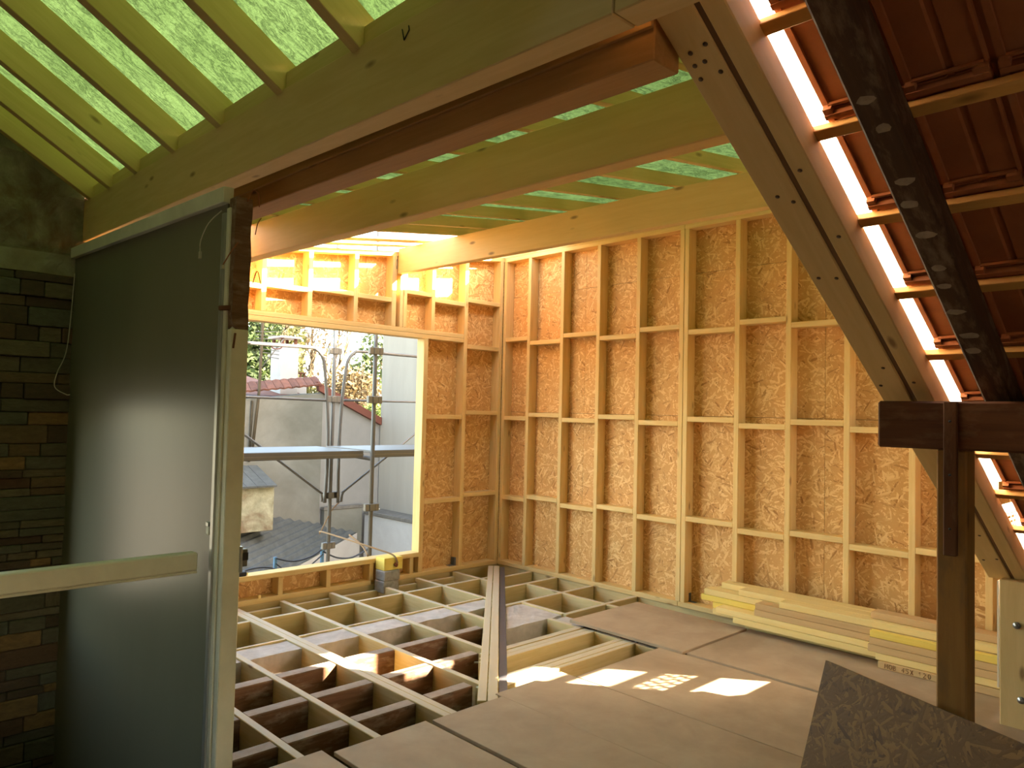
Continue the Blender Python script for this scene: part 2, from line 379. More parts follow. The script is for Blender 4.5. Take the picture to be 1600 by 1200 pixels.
# thin kerb along the old wall head and the old timbers
for a, b in zip(xs, xe):
    if b < 4.64: blk('kerb_strip', a, b, 5.105, 5.13, -0.19, 0.0, 'joist', floor)
for yc in (4.41, 3.97, 3.53):
    lim = yc - 0.40
    for a, b in zip(xs, xe):
        b2 = min(b, lim)
        if b2 - a > 0.08: blk('old_floor_timber', a, b2, yc - 0.005, yc + 0.085, -0.195, -0.004, 'joist_old', floor, 0.006)
blk('old_floor_timber', 1.46, 1.84, 3.1, 3.19, -0.195, -0.004, 'joist_old', floor, 0.006)
def rough_block(name, poly, z0, z1, mat, parent, amp=0.006, step=0.05):
    x0 = min(p[0] for p in poly); x1 = max(p[0] for p in poly); y0 = min(p[1] for p in poly); y1 = max(p[1] for p in poly)
    nx = max(2, int((x1 - x0) / step)); ny = max(2, int((y1 - y0) / step)); vs = []; fs = []
    def edge(u, v):   # bilinear inside a quad a,b,c,d
        a, b, c, d = [Vector((p[0], p[1], 0)) for p in poly]
        return (a * (1 - u) + b * u) * (1 - v) + (d * (1 - u) + c * u) * v
    for j in range(ny + 1):
        for i in range(nx + 1):
            p = edge(i / nx, j / ny); h = noise.noise(p * 9.0) * amp + noise.noise(p * 31.0) * amp * 0.5
            vs.append((p.x + noise.noise(p * 13 + Vector((5, 0, 0))) * amp, p.y + noise.noise(p * 17) * amp, z1 + h))
    for j in range(ny):
        for i in range(nx): a = j * (nx + 1) + i; fs.append((a, a + 1, a + nx + 2, a + nx + 1))
    rim = [i for i in range(nx + 1)] + [j * (nx + 1) + nx for j in range(1, ny + 1)] + [ny * (nx + 1) + i for i in range(nx - 1, -1, -1)] + [j * (nx + 1) for j in range(ny - 1, 0, -1)]
    b0 = len(vs); 
    for r in rim: vs.append((vs[r][0], vs[r][1], z0))
    n = len(rim)
    for k in range(n): fs.append((rim[k], b0 + k, b0 + (k + 1) % n, rim[(k + 1) % n]))
    c = (sum(p[0] for p in poly) / 4, sum(p[1] for p in poly) / 4, z0)
    return mesh(name, vs, fs, mat, parent, False, c)
for a, b in zip(xs, xe):
    if b < 4.64 or abs(a - 4.21) < 0.01: rough_block('old_wall_head', [(a, 4.87), (min(b, 4.62), 4.87), (min(b, 4.62), 5.10), (a, 5.10)], -0.2, -0.012, 'concrete', floor)
# right of the diagonal
blk('floor_nogging', 5.36, 5.80, 5.62, 5.665, -0.19, -0.001, 'joist', floor)
blk('floor_nogging', 5.02, 5.80, 5.255, 5.30, -0.19, 0.0, 'joist', floor)
blk('floor_nogging', 4.60, 5.80, 4.775, 4.82, -0.19, 0.0, 'joist', floor)
blk('floor_nogging', 4.80, 5.80, 4.245, 4.29, -0.19, 0.0, 'joist', floor)
blk('floor_joist', 5.33, 5.375, 4.29, 5.255, -0.19, -0.001, 'joist', floor)
blk('floor_joist', 5.33, 5.375, 3.0, 4.245, -0.19, -0.001, 'joist', floor)
blk('floor_joist', 4.79, 4.835, 4.29, 4.775, -0.19, -0.001, 'joist', floor)
blk('floor_joist', 4.585, 4.63, 3.95, 4.265, -0.19, -0.001, 'joist', floor)
rough_block('old_wall_head', [(4.03, 4.29), (4.785, 4.29), (4.785, 4.77), (4.52, 4.77)], -0.2, -0.012, 'concrete', floor)
rough_block('old_wall_head', [(4.64, 3.95), (4.795, 3.95), (4.795, 4.24), (4.64, 4.24)], -0.2, -0.014, 'concrete', floor)
for y0, y1, x0 in ((3.90, 3.96, 3.56), (3.835, 3.893, 3.50), (3.775, 3.83, 3.44)): blk('floor_timber', x0, 4.63, y0, y1, -0.19, 0.0 if y0 != 3.835 else -0.003, 'joist', floor)
for y0, y1, x0 in ((3.50, 3.545, 3.2), (3.43, 3.495, 3.12), (3.385, 3.425, 3.08)): blk('floor_timber', x0, 4.63, y0, y1, -0.19, 0.0, 'joist', floor)
blk('floor_joist', 4.60, 4.645, 3.55, 3.775, -0.19, -0.001, 'joist', floor)
blk('floor_joist', 4.60, 4.645, 2.0, 3.385, -0.19, -0.001, 'joist', floor)
for x in (2.95, 3.6): blk('floor_joist', x, x + .045, 2.0, 3.25, -0.19, -0.001, 'joist', floor)
# rubble in the cells
vs, fs = [], []
for k in range(340):
    px, py = random.uniform(1.6, 5.7), random.uniform(3.3, 6.05); s = random.uniform(0.006, 0.03)
    b0 = len(vs); h = s * random.uniform(0.5, 0.9); a0 = random.random() * 6.28
    for q in range(5): vs.append((px + s * math.cos(a0 + q * 1.257) * random.uniform(.7, 1.1), py + s * math.sin(a0 + q * 1.257) * random.uniform(.7, 1.1), -0.201))
    vs.append((px, py, -0.2 + h)); fs += [(b0 + q, b0 + (q + 1) % 5, b0 + 5) for q in range(5)]
tag(mesh('rubble', vs, fs, 'mortar', floor, False, (3.6, 4.6, -0.2)), kind='stuff')

# diagonal floor timber with its steel strip
dg = empty('diagonal_floor_beam', (4.4, 4.6, 0), 'long double timber with a grey steel strip laid diagonally from the room corner', 'beam')
da = Vector((5.66, 6.02, 0)); db = Vector((3.03, 3.22, 0)); dd = (da - db).normalized(); dn = Vector((-dd.y, dd.x, 0))
for off, wd in ((0.075, 0.055), (0.012, 0.062)):
    bar('timber', db + dn * off + Vector((0, 0, -0.08)), da + dn * off + Vector((0, 0, -0.08)), wd, 0.19, 'joist', dg)
bar('steel_strip', db - dn * 0.05 + Vector((0, 0, -0.09)), da - dn * 0.05 + Vector((0, 0, -0.09)), 0.055, 0.19, 'steel', dg)
for t in (0.42, 0.86):
    p = db + dd * t + dn * 0.10 + Vector((0, 0, -0.05)); tube('bolt', [p, p + dn * 0.05], 0.007, 'bolt', dg, 6)

# chipboard sheets
def sheet(x0, x1, y0, y1, z0, label, t=0.022):
    o = blk('floor_sheet', x0, x1, y0, y1, z0, z0 + t, 'sheet', None, 0.002, axis=1)
    return tag(o, label, 'board', 'chipboard sheets laid over the joists')
sheet(4.60, 5.50, 2.97, 4.03, 0.018, 'brown chipboard floor sheet farthest back, nearest the room corner')
sheet(4.62, 5.52, 0.9, 2.95, 0.010, 'brown chipboard floor sheet lying alongside the stacked planks', 0.024)
sheet(3.69, 4.614, 1.3, 3.17, 0.0, 'chipboard floor sheet with the large bright sun patch and the slotted light')
sheet(3.10, 3.682, 1.3, 3.29, 0.0, 'chipboard floor sheet covering the near end of the diagonal timber')
sheet(2.575, 3.092, 1.3, 3.225, 0.004, 'narrow chipboard floor sheet third from the white door post')
sheet(1.985, 2.545, 1.3, 3.245, 0.002, 'narrow chipboard floor sheet second from the white door post, at the bottom edge')
sheet(1.50, 1.945, 1.3, 3.29, 0.006, 'small corner of a chipboard floor sheet nearest the white door post')

# ================================================================== RIGHT WALL
wr = empty('wall_right', (XR, 3.7, 0), kind='structure')
S = [5.773, 5.285, 4.797, 4.308, 3.826, 3.269, 2.812, 2.346, 1.884, 1.407]
studs = [(6.115, 6.16)] + [(s - SW, s) for s in S[:4]] + [(3.826 - 0.047, 3.826), (3.826 - 0.096, 3.826 - 0.051)] + [(s - SW, s) for s in S[5:]]
for y0, y1 in studs: blk('stud', XR, XR + DEP, y0, y1, 0.045, 3.395, 'stud', wr)
blk('sole_plate', XR - 0.002, XR + DEP, 3.80, 6.28, 0.0, 0.045, 'stud', wr)
blk('sole_plate', XR - 0.002, XR + DEP, 1.15, 3.797, 0.0, 0.045, 'stud', wr)
blk('top_plate', XR, XR + DEP, 3.78, 6.28, 3.395, 3.44, 'stud', wr); blk('top_plate', XR - 0.001, XR + DEP, 1.2, 3.777, 3.395, 3.44, 'stud', wr)
blk('top_plate', XR, XR + DEP, 1.2, 6.28, 3.441, 3.50, 'stud', wr)
edges = [6.115] + S[:4] + [3.826] + S[5:]
lows = [s - SW for s in S[:4]] + [3.826 - 0.096] + [s - SW for s in S[5:]]
bays = [(6.115, S[0])] + [(lows[i], S[i + 1]) for i in range(9)]
for r, (za, zb) in enumerate(((2.512, 2.458), (1.632, 1.676), (0.748, 0.789))):
    for i, (yt, yb) in enumerate(bays):
        z = (za, zb)[i % 2] - 0.0008 * i
        blk('nogging', XR + 0.001, XR + DEP, yb, yt, z - SW / 2, z + SW / 2, 'stud', wr)
for y0, y1 in ((5.04, 6.28), (3.79, 5.037), (2.54, 3.787), (1.29, 2.537)):
    for z0, z1 in ((-0.1, 1.70), (1.703, 3.0), (3.003, 3.5)):
        blk('osb_panel', XR + DEP, XR + DEP + 0.012, y0, y1, z0, z1, 'osb', wr, 0, axis=1)
blk('osb_panel', XR + DEP, XR + DEP + 0.012, 1.16, 1.29, -0.1, 3.5, 'osb', wr, 0, axis=2)
blk('light_stop_sheet', XR + DEP + 0.012, XR + DEP + 0.016, 1.16, 6.3, -0.3, 3.55, 'oldboard', wr, 0)  # added behind the panel joints to stop light leaking through
blk('light_stop_rim', XR + 0.02, XR + DEP, 1.15, 6.28, -0.3, 0.0, 'joist', wr, 0)  # added below the sole plate to stop light leaks
blk('bracket', XR + 0.07, XR + 0.1, 3.722, 3.729, 0.046, 0.12, 'steel', wr, 0)
blk('bracket', XR + 0.06, XR + 0.1, 3.66, 3.729, 0.0455, 0.05, 'steel', wr, 0)

# ================================================================== FAR WALL (window wall)
wf = empty('wall_far', (3.8, YW, 0), kind='structure')
def top_far(x): return 3.125 + 0.118 * (x - 3.406)       # underside of its raking top plate
bar('top_plate', (1.55, YW + DEP / 2, top_far(1.55) + 0.022), (XR + 0.1, YW + DEP / 2, top_far(XR + .1) + 0.022), DEP, SW, 'stud', wf)
blk('header', 1.55, 5.214, YW, YW + DEP, 2.436, 2.480, 'stud', wf); blk('header', 1.55, 5.214, YW + 0.001, YW + DEP, 2.482, 2.526, 'stud', wf)
def hstud(x0, x1, z0): 
    blk('stud', x0, x1, YW, YW + DEP, z0, top_far(x0) + 0.004, 'stud', wf)
for x in (1.58, 2.02, 2.46, 2.906, 3.350, 3.832): hstud(x, x + SW, 2.526)
hstud(4.266, 4.320, 2.526)
hstud(4.365, 4.404, 2.526); hstud(4.407, 4.452, 2.526); hstud(4.766, 4.811, 2.526)
for x in (5.216, 5.735): hstud(x, x + 0.05, 0.045)
blk('stud', 4.682, 4.737, YW, YW + DEP, 0.045, 2.436, 'stud', wf)
blk('stud', 1.58, 1.63, YW, YW + DEP, 0.045, 2.436, 'stud', wf)
blk('sill', 1.55, 4.684, YW - 0.004, YW + DEP + 0.012, 0.205, 0.25, 'stud', wf)
for x in (2.10, 2.63, 3.158, 3.633, 4.10, 4.576): blk('cripple_stud', x, x + SW, YW, YW + DEP, 0.045, 0.205, 'stud', wf)
blk('sole_plate', 1.50, 4.12, YW - 0.002, YW + DEP, 0.0, 0.045, 'stud', wf); blk('sole_plate', 4.34, XR, YW - 0.002, YW + DEP, 0.0, 0.045, 'stud', wf)
for x0, x1, z in ((4.737, 5.216, 1.632), (5.266, 5.735, 1.684), (5.266, 5.735, 2.40), (4.737, 5.216, 0.755), (5.266, 5.735, 0.795), (5.266, 5.735, 2.905),
                  (3.877, 4.266, 2.785), (4.452, 4.766, 2.895), (4.811, 5.216, 2.85), (2.951, 3.35, 2.765), (3.395, 3.832, 2.79), (2.505, 2.906, 2.74)):
    blk('nogging', x0, x1, YW + 0.001, YW + DEP, z - SW / 2, z + SW / 2, 'stud', wf)
YO = YW + DEP
def wfpanel(x0, x1, z0, z1, zr=None):
    prism('osb_panel', [(x0, z0), (x1, z0), (x1, zr if zr else z1), (x0, z1)], 'Y', YO, YO + 0.012, 'osb', wf)
for x0, x1 in ((1.5, 2.9), (2.9, 4.28), (4.28, 5.24)): wfpanel(x0, x1, 2.445, top_far(x0) + 0.04, top_far(x1) + 0.04)
wfpanel(5.24, 6.0, 2.0, top_far(5.24) + 0.04, top_far(6.0) + 0.04); wfpanel(5.24, 6.0, -0.1, 2.0); wfpanel(4.70, 5.24, 1.2, 2.445); wfpanel(4.70, 5.24, -0.1, 1.2)
for x0, x1 in ((1.5, 3.1), (3.1, 4.70)): wfpanel(x0, x1, -0.1, 0.205)
blk('light_stop_rim', 1.46, XR + DEP, YW + 0.02, YW + DEP, -0.3, 0.0, 'joist', wf, 0)  # closes the wall foot, added against light leaking in
blk('bracket', 5.195, 5.214, YW + 0.04, YW + 0.10, 0.046, 0.13, 'steel', wf, 0)
blk('bracket', 5.13, 5.214, YW + 0.04, YW + 0.10, 0.0455, 0.05, 'steel', wf, 0)
tube('hook', [(4.31, YW - 0.004, 3.20), (4.302, YW - 0.012, 3.18), (4.302, YW - 0.012, 3.12), (4.31, YW - 0.004, 3.10)], 0.003, 'steel', wf, 5)

# ================================================================== OLD GABLE WALL (left)
wlf = empty('wall_left', (0.3, 6.2, 0), kind='structure')
for x0, x1, z0, z1 in ((-1.85, 0.3, -2.9, 5.2), (0.985, 1.56, -2.9, 5.2), (0.3, 0.985, -2.9, 0.25), (0.3, 0.985, 1.72, 5.2)): blk('masonry', x0, x1, 6.17, 6.32, z0, z1, 'plaster' if x1 < 1 else 'oldboard', wlf, 0)
rough = []
def rough_wall(name, x0, x1, z0, z1, y, mat, amp, step=0.06, top=None):
    nx = int((x1 - x0) / step); nz = int((z1 - z0) / step); vs = []; fs = []
    for j in range(nz + 1):
        for i in range(nx + 1):
            x = x0 + (x1 - x0) * i / nx; zt = top(x) if top else z1; z = z0 + (zt - z0) * j / nz; p = Vector((x, z, 3.3))
            d = noise.noise(p * 5) * amp + noise.noise(p * 14) * amp * 0.6 + max(0, noise.noise(p * 2.3)) * amp * 2
            vs.append((x, y - 0.02 - d, z))
    for j in range(nz):
        for i in range(nx): a = j * (nx + 1) + i; fs.append((a, a + 1, a + nx + 2, a + nx + 1))
    b0 = len(vs)
    return mesh(name, vs, fs, mat, wlf, False, (x0, y, z0))
rough_wall('plaster', -0.6, 1.50, 2.72, 4.6, 6.14, 'plaster', 0.035, 0.05)
rough_wall('lintel_band', -0.6, 1.46, 2.60, 2.75, 6.10, 'lintel', 0.012, 0.04)
z = 2.595; 
while z > -1.35:
    h = random.choice((0.055, 0.075, 0.09, 0.11, 0.13)); x = -0.05 - random.random() * 0.2
    while x < 1.455:
        L = random.uniform(0.12, 0.46); x1 = min(x + L, 1.462)
        if 1.462 - x1 < 0.07: x1 = 1.462
        yo = random.uniform(0.0, 0.035)
        x = max(x, 0.985) if (x1 > 0.985 and 0.1 < z < 2.0) else x
        if x1 > 0.99 or (x1 > 0.72 and not -0.05 < z < 2.05): blk('stone', x + 0.002, x1 - 0.002, 6.09 - yo, 6.17, z - h + 0.002, z - 0.001, 'stone', wlf, 0.006)
        x = x1
    z -= h

# ================================================================== PARTITION with its white post
wp = empty('wall_partition', (1.47, 3.4, -2.5), kind='structure')
prism('panel', [(3.455, -2.5), (6.09, -2.5), (6.09, 2.745), (3.455, 2.66)], 'X', 1.45, 1.49, 'panel', wp)
bar('head_trim', (1.445, 3.44, 2.685), (1.445, 6.09, 2.77), 0.05, 0.075, 'white_paint', wp)
blk('edge_trim', 1.43, 1.45, 3.44, 3.475, -2.5, 2.60, 'alu', wp, 0.003)
blk('edge_trim', 1.438, 1.452, 3.405, 3.438, -2.5, 2.62, 'white_paint', wp, 0.003)
blk('door_post', 1.445, 1.527, 3.355, 3.40, -2.5, 2.05, 'white_paint', wp, 0.004)
blk('door_post', 1.458, 1.50, 3.375, 3.44, 2.04, 2.62, 'white_paint', wp, 0.003)
# split old timber on top of the post
vs, fs = [], []; N = 14; prof = [(1.448, 3.36), (1.526, 3.36), (1.527, 3.43), (1.449, 3.43)]
for j in range(N + 1):
    zz = 2.03 + (2.665 - 2.03) * j / N
    for k, (px, py) in enumerate(prof):
        jit = Vector((noise.noise(Vector((k, zz * 9, 1))), noise.noise(Vector((k, zz * 9, 7))), 0)) * 0.006
        dz = 0
        if j == 0: dz = (0.05, -0.03, 0.0, 0.02)[k]
        vs.append((px + jit.x, py + jit.y, zz + dz))
for j in range(N):
    for k in range(4): fs.append((j * 4 + k, j * 4 + (k + 1) % 4, j * 4 + 4 + (k + 1) % 4, j * 4 + 4 + k))
fs += [(3, 2, 1, 0), (N * 4, N * 4 + 1, N * 4 + 2, N * 4 + 3)]
mesh('split_timber', vs, fs, 'bark', wp, False, (1.49, 3.39, 2.03))
bar('rusty_spike', (1.41, 3.42, 2.145), (1.46, 3.38, 2.15), 0.02, 0.022, 'old_dark', wp)
bar('splinter', (1.462, 3.35, 2.03), (1.455, 3.352, 1.96), 0.006, 0.008, 'old_dark', wp, bev=0)
lp = blk('latch_plate', 1.522, 1.535, 3.345, 3.40, 0.93, 1.05, 'alu', wp, 0.002); blk('latch_case', 1.53, 1.562, 3.352, 3.39, 0.955, 1.035, 'coupler', lp, 0.003)
blk('latch_hole', 1.538, 1.562, 3.348, 3.353, 0.985, 1.02, 'black', lp, 0)
blk('catch', 1.436, 1.452, 3.50, 3.535, 1.09, 1.145, 'white_paint', wp, 0.002); blk('catch', 1.432, 1.452, 3.50, 3.53, 1.13, 1.15, 'alu', wp, 0.002)
for p in ([(1.44, 3.50, 2.62), (1.40, 3.55, 2.56), (1.385, 3.60, 2.48), (1.385, 3.60, 2.42)],):
    o = tube('dangling_wire', smooth_path(p), 0.003, 'wire', wp, 5)
blk('wire_connector', 1.379, 1.391, 3.594, 3.606, 2.395, 2.43, 'wire', wp, 0.002)
tube('dangling_wire', smooth_path([(1.46, 3.35, 2.45), (1.43, 3.36, 2.40), (1.405, 3.38, 2.34)]), 0.003, 'copper', wp, 5)
blk('wire_connector', 1.398, 1.412, 3.372, 3.388, 2.32, 2.34, 'wire', wp, 0.002)
tube('dangling_wire', smooth_path([(1.50, 3.36, 2.65), (1.515, 3.34, 2.70), (1.54, 3.335, 2.69), (1.55, 3.34, 2.63)]), 0.0025, 'copper', wp, 5)
tube('dangling_wire', smooth_path([(1.54, 3.35, 2.50), (1.545, 3.34, 2.55), (1.56, 3.335, 2.58)]), 0.0025, 'copper', wp, 5)
tube('dangling_wire', smooth_path([(1.54, 3.36, 2.27), (1.556, 3.35, 2.33), (1.575, 3.35, 2.27)]), 0.0025, 'copper', wp, 5)
tube('dangling_wire', smooth_path([(1.44, 6.04, 2.62), (1.43, 6.05, 2.30), (1.41, 6.05, 2.05), (1.36, 6.05, 1.90), (1.35, 6.05, 1.80), (1.42, 6.045, 1.75), (1.445, 6.04, 1.75)]), 0.004, 'wire', wp, 5)

gr = empty('guard_rail', (0.6, 3.55, 0.9), 'cream painted guard rail running from the left edge to the grey partition', 'railing')
blk('handrail', -1.6, 1.405, 3.535, 3.60, 0.925, 1.008, 'white_paint', gr, 0.006); blk('lower_lip', -1.6, 1.405, 3.537, 3.59, 0.913, 0.9245, 'white_paint', gr, 0.002)
for x in (-1.55, -0.4): blk('baluster_post', x, x + 0.07, 3.54, 3.60, -0.06, 0.913, 'white_paint', gr, 0.004)

# ================================================================== ROOF BEAMS
def beam(a, b, x0, x1, h, mat, label):
    """beam along Y: a,b = (y, bottom z)"""
    xc = (x0 + x1) / 2
    o = bar('roof_beam', (xc, a[0], a[1] + h / 2), (xc, b[0], b[1] + h / 2), x1 - x0, h, mat, None, (0, 0, 1), 0.005)
    return tag(o, label, 'beam')
b1 = empty('roof_beam', (1.55, 3.5, 2.8), 'largest ceiling beam, in front, with green-lit rafters resting on it', 'beam')
bz = lambda y: 2.738 + 0.027 * (y - 1.15)
for y0, y1 in ((1.205, 6.12), (-3.0, 1.20)):
    bar('timber', (1.55, y0, bz(y0) + 0.15), (1.55, y1, bz(y1) + 0.15), 0.10, 0.30, 'beam', b1, (0, 0, 1), 0.004)
tubes('pencil_mark', [([(1.4985, 2.150, 3.035), (1.4985, 2.137, 2.992)], 0.0022), ([(1.4985, 2.137, 2.992), (1.4985, 2.108, 3.018)], 0.0028), ([(1.4985, 2.108, 3.018), (1.4985, 2.112, 3.035)], 0.0022)], 'ink_dark', b1, 5)
b2 = empty('roof_beam', (1.76, 3.5, 2.72), 'brown double-layer beam directly behind the largest front beam', 'beam')
bar('timber', (1.76, 1.215, 2.69 + 0.125), (1.76, 6.12, 2.765 + 0.125), 0.125, 0.25, 'beam_brown_shaded', b2, (0, 0, 1), 0.004)
bar('facing_board', (1.689, 1.215, 2.855), (1.689, 6.12, 2.93), 0.014, 0.15, 'beam_brown_shaded', b2, (0, 0, 1), 0.002)
beam((1.205, 2.716), (6.15, 2.803), 2.40, 2.49, 0.25, 'beam_pale', 'pale planed beam third from the front, ending behind the white door post')
beam((1.205, 2.998), (YW - 0.003, 3.055), 4.322, 4.395, 0.25, 'beam_pale', 'pale beam farthest back, carried by the window wall beside the tall studs')

# ================================================================== CEILING (rafters and green membrane)
ce = empty('ceiling', (3.5, 3.5, 3.2), kind='structure')
RH = 0.085
for y in (1.62, 2.08, 2.54, 3.02, 3.50, 4.00, 4.46, 4.92, 5.30):
    bar('rafter', (1.64, y - 0.022, new_under(1.64) + RH / 2), (5.95, y - 0.022, new_under(5.95) + RH / 2), SW, RH, 'rafter', ce)
bar('batten', (1.64, 5.83, new_under(1.64) + 0.03), (5.95, 5.83, new_under(5.95) + 0.03), 0.16, 0.018, 'rafter', ce)
bar('batten', (1.64, 6.12, new_under(1.64) + 0.03), (5.95, 6.12, new_under(5.95) + 0.03), 0.13, 0.018, 'rafter', ce)
blk('light_stop_fascia', 5.93, 5.955, 1.15, 6.3, 3.3, 3.72, 'rafter', ce)  # unseen board, added to stop sun leaking in at the roof edge
def membrane(name, x0, x1, y0, y1, zf, nx, ny, amp):
    vs, fs = [], []
    for j in range(ny + 1):
        for i in range(nx + 1):
            x = x0 + (x1 - x0) * i / nx; y = y0 + (y1 - y0) * j / ny
            vs.append((x, y, zf(x, y) + noise.noise(Vector((x * 2.5, y * 2.5, 1.7))) * amp + noise.noise(Vector((x * 7, y * 7, 4.2))) * amp * 0.4))
    for j in range(ny):
        for i in range(nx): a = j * (nx + 1) + i; fs.append((a, a + 1, a + nx + 2, a + nx + 1))
    return mesh(name, vs, fs, 'membrane', ce, True, (x0, y0, zf(x0, y0)))
membrane('membrane', 1.50, 5.95, 1.13, 5.265, lambda x, y: new_under(x) + RH + 0.012, 80, 76, 0.008)
bar('light_stop_valley', (1.612, 1.0, 3.02), (1.612, 6.17, 3.17), 0.02, 0.235, 'beam_brown_shaded', ce, (0, 0, 1), 0)  # added to close the valley gap against stray sun on the rafters
LS = -0.62
def old_under(x, y): return 3.06 + 0.029 * (y - 2.48) + LS * (x - 1.5)
LH = 0.145
for y in (6.02, 5.565, 5.013, 4.376, 3.755, 3.103, 2.482, 1.86, 1.24):
    a = Vector((1.585, y - 0.03, old_under(1.585, y))); b = Vector((-1.7, y - 0.03, old_under(-1.7, y)))
    up = Vector((0.527, 0, 0.85)); off = up * (LH / 2)
    bar('rafter', a + off, b + off, 0.06, LH, 'rafter', ce, up)
ys = (6.02, 5.565, 5.013, 4.376, 3.755, 3.103, 2.482, 1.86, 1.24)
for k in range(len(ys) - 1):
    y1 = ys[k] - 0.062; y0 = ys[k + 1] + 0.002; zb = old_under(1.5, (y0 + y1) / 2)
    blk('blocking', 1.512, 1.55, y0, y1, zb - 0.015, zb + 0.10, 'rafter', ce)
membrane('membrane', -1.7, 1.60, 1.0, 6.17, lambda x, y: old_under(x, y) + LH / 0.85 + 0.012, 66, 96, 0.012)

# ================================================================== NEW DOUBLE RAFTER and its post
def slope_bar(name, x0, x1, y0, y1, z0a, z0b, mat, parent, bev=0.004):
    """timber lying in the old roof slope between vertical offsets z0a..z0b"""
    up = Vector((0.5963, 0, 1)).normalized(); hp = (z0b - z0a) * math.cos(SLOPE); yc = (y0 + y1) / 2
    a = Vector((x0, yc, roof_z(x0, z0a))) + up * hp / 2; b = Vector((x1, yc, roof_z(x1, z0a))) + up * hp / 2
    return bar(name, a, b, y1 - y0, hp, mat, parent, up, bev)
nr = empty('double_rafter', (3.2, 1.1, 1.9), 'wide new double rafter sloping down across the right side, screwed through its underside', 'rafter')
slope_bar('timber', 1.62, 5.0, 1.085, 1.20, 3.793, 3.925, 'beam', nr); slope_bar('timber', 1.62, 5.0, 1.0, 1.066, 3.793, 3.925, 'beam', nr)
slope_bar('spacer', 1.62, 5.0, 1.067, 1.084, 3.80, 3.92, 'spacer', nr, 0)
up = Vector((-0.5963, 0, -1)).normalized()
for x, y in ((1.785, 1.108), (1.8275, 1.135), (1.868, 1.108), (1.794, 1.161), (1.83, 1.169), (1.870, 1.174), (2.225, 1.04), (2.493, 1.03), (2.67, 1.11), (3.16, 1.125), (2.66, 1.17), (3.253, 1.04), (3.27, 1.173), (4.1, 1.12), (4.12, 1.17), (4.5, 1.12), (4.75, 1.10), (4.78, 1.17), (2.3, 1.15), (2.33, 1.11)):
    p = Vector((x, y, roof_z(x, 3.793))); tube('screw', [p - up * 0.004, p + up * 0.0015], 0.0075, 'screw', nr, 8)
ps = empty('rafter_post', (4.95, 1.03, 0), 'pale new post with two round bolts carrying the sloping double rafter', 'post')
blk('timber', 4.90, 5.02, 0.985, 1.122, -0.06, 0.83, 'beam', ps, 0.004)
for y, z in ((1.04, 0.592), (1.02, 0.193)):
    tube('bolt', [(4.899, y, z), (4.890, y, z)], 0.019, 'bolt', ps, 10); tube('bolt', [(4.891, y, z), (4.880, y, z)], 0.011, 'bolt', ps, 6)

# ================================================================== OLD TIMBERS
o = slope_bar('old_rafter', -1.4, 5.3, 0.722, 0.820, 3.78, 3.905, 'old_rafter', None, 0.008); tag(o, 'dark old rafter with pale mortar marks under the clay tiles', 'rafter')
for k, x in enumerate((2.05, 2.14, 2.32, 2.4, 2.52, 2.66, 2.74, 2.86, 2.98, 3.06)):
    p = Vector((x, 0.775, roof_z(x, 3.78))); vs = []; n = 9; rx = random.uniform(.012, .022); ry = random.uniform(.02, .036)
    tn = Vector((1, 0, -0.5963)).normalized(); dwn = Vector((-0.5963, 0, -1)).normalized(); yo = random.uniform(-.012, .012)
    for q in range(n):
        a = q * 2 * math.pi / n; r = random.uniform(.75, 1.1); vs.append(p + tn * rx * math.cos(a) * r + Vector((0, ry * math.sin(a) * r + yo, 0)))
    vs.append(p + dwn * 0.003 + Vector((0, yo, 0)))
    mesh('mortar_mark', vs, [(q, (q + 1) % n, n) for q in range(n)], 'mortar', bpy.data.objects['old_rafter'], False, p)
pu = blk('old_purlin', 3.15, 3.35, -3.0, 1.142, 1.592, 1.776, 'old_dark', None, 0.008); tag(pu, 'dark brown old horizontal timber with a sawn end at right', 'beam')
po = empty('old_post', (3.22, 0.88, 0), 'weathered brown upright post with a dark batten nailed to its front', 'post')
blk('timber', 3.162, 3.27, 0.828, 0.931, -0.06, 1.592, 'old_post', po, 0.006)
blk('nailed_batten', 3.125, 3.149, 0.852, 0.897, 1.20, 1.775, 'old_dark', po, 0.003)
for zz in (1.7, 1.5, 1.3): tube('nail', [(3.126, 0.874, zz), (3.122, 0.874, zz)], 0.005, 'black', po, 6)

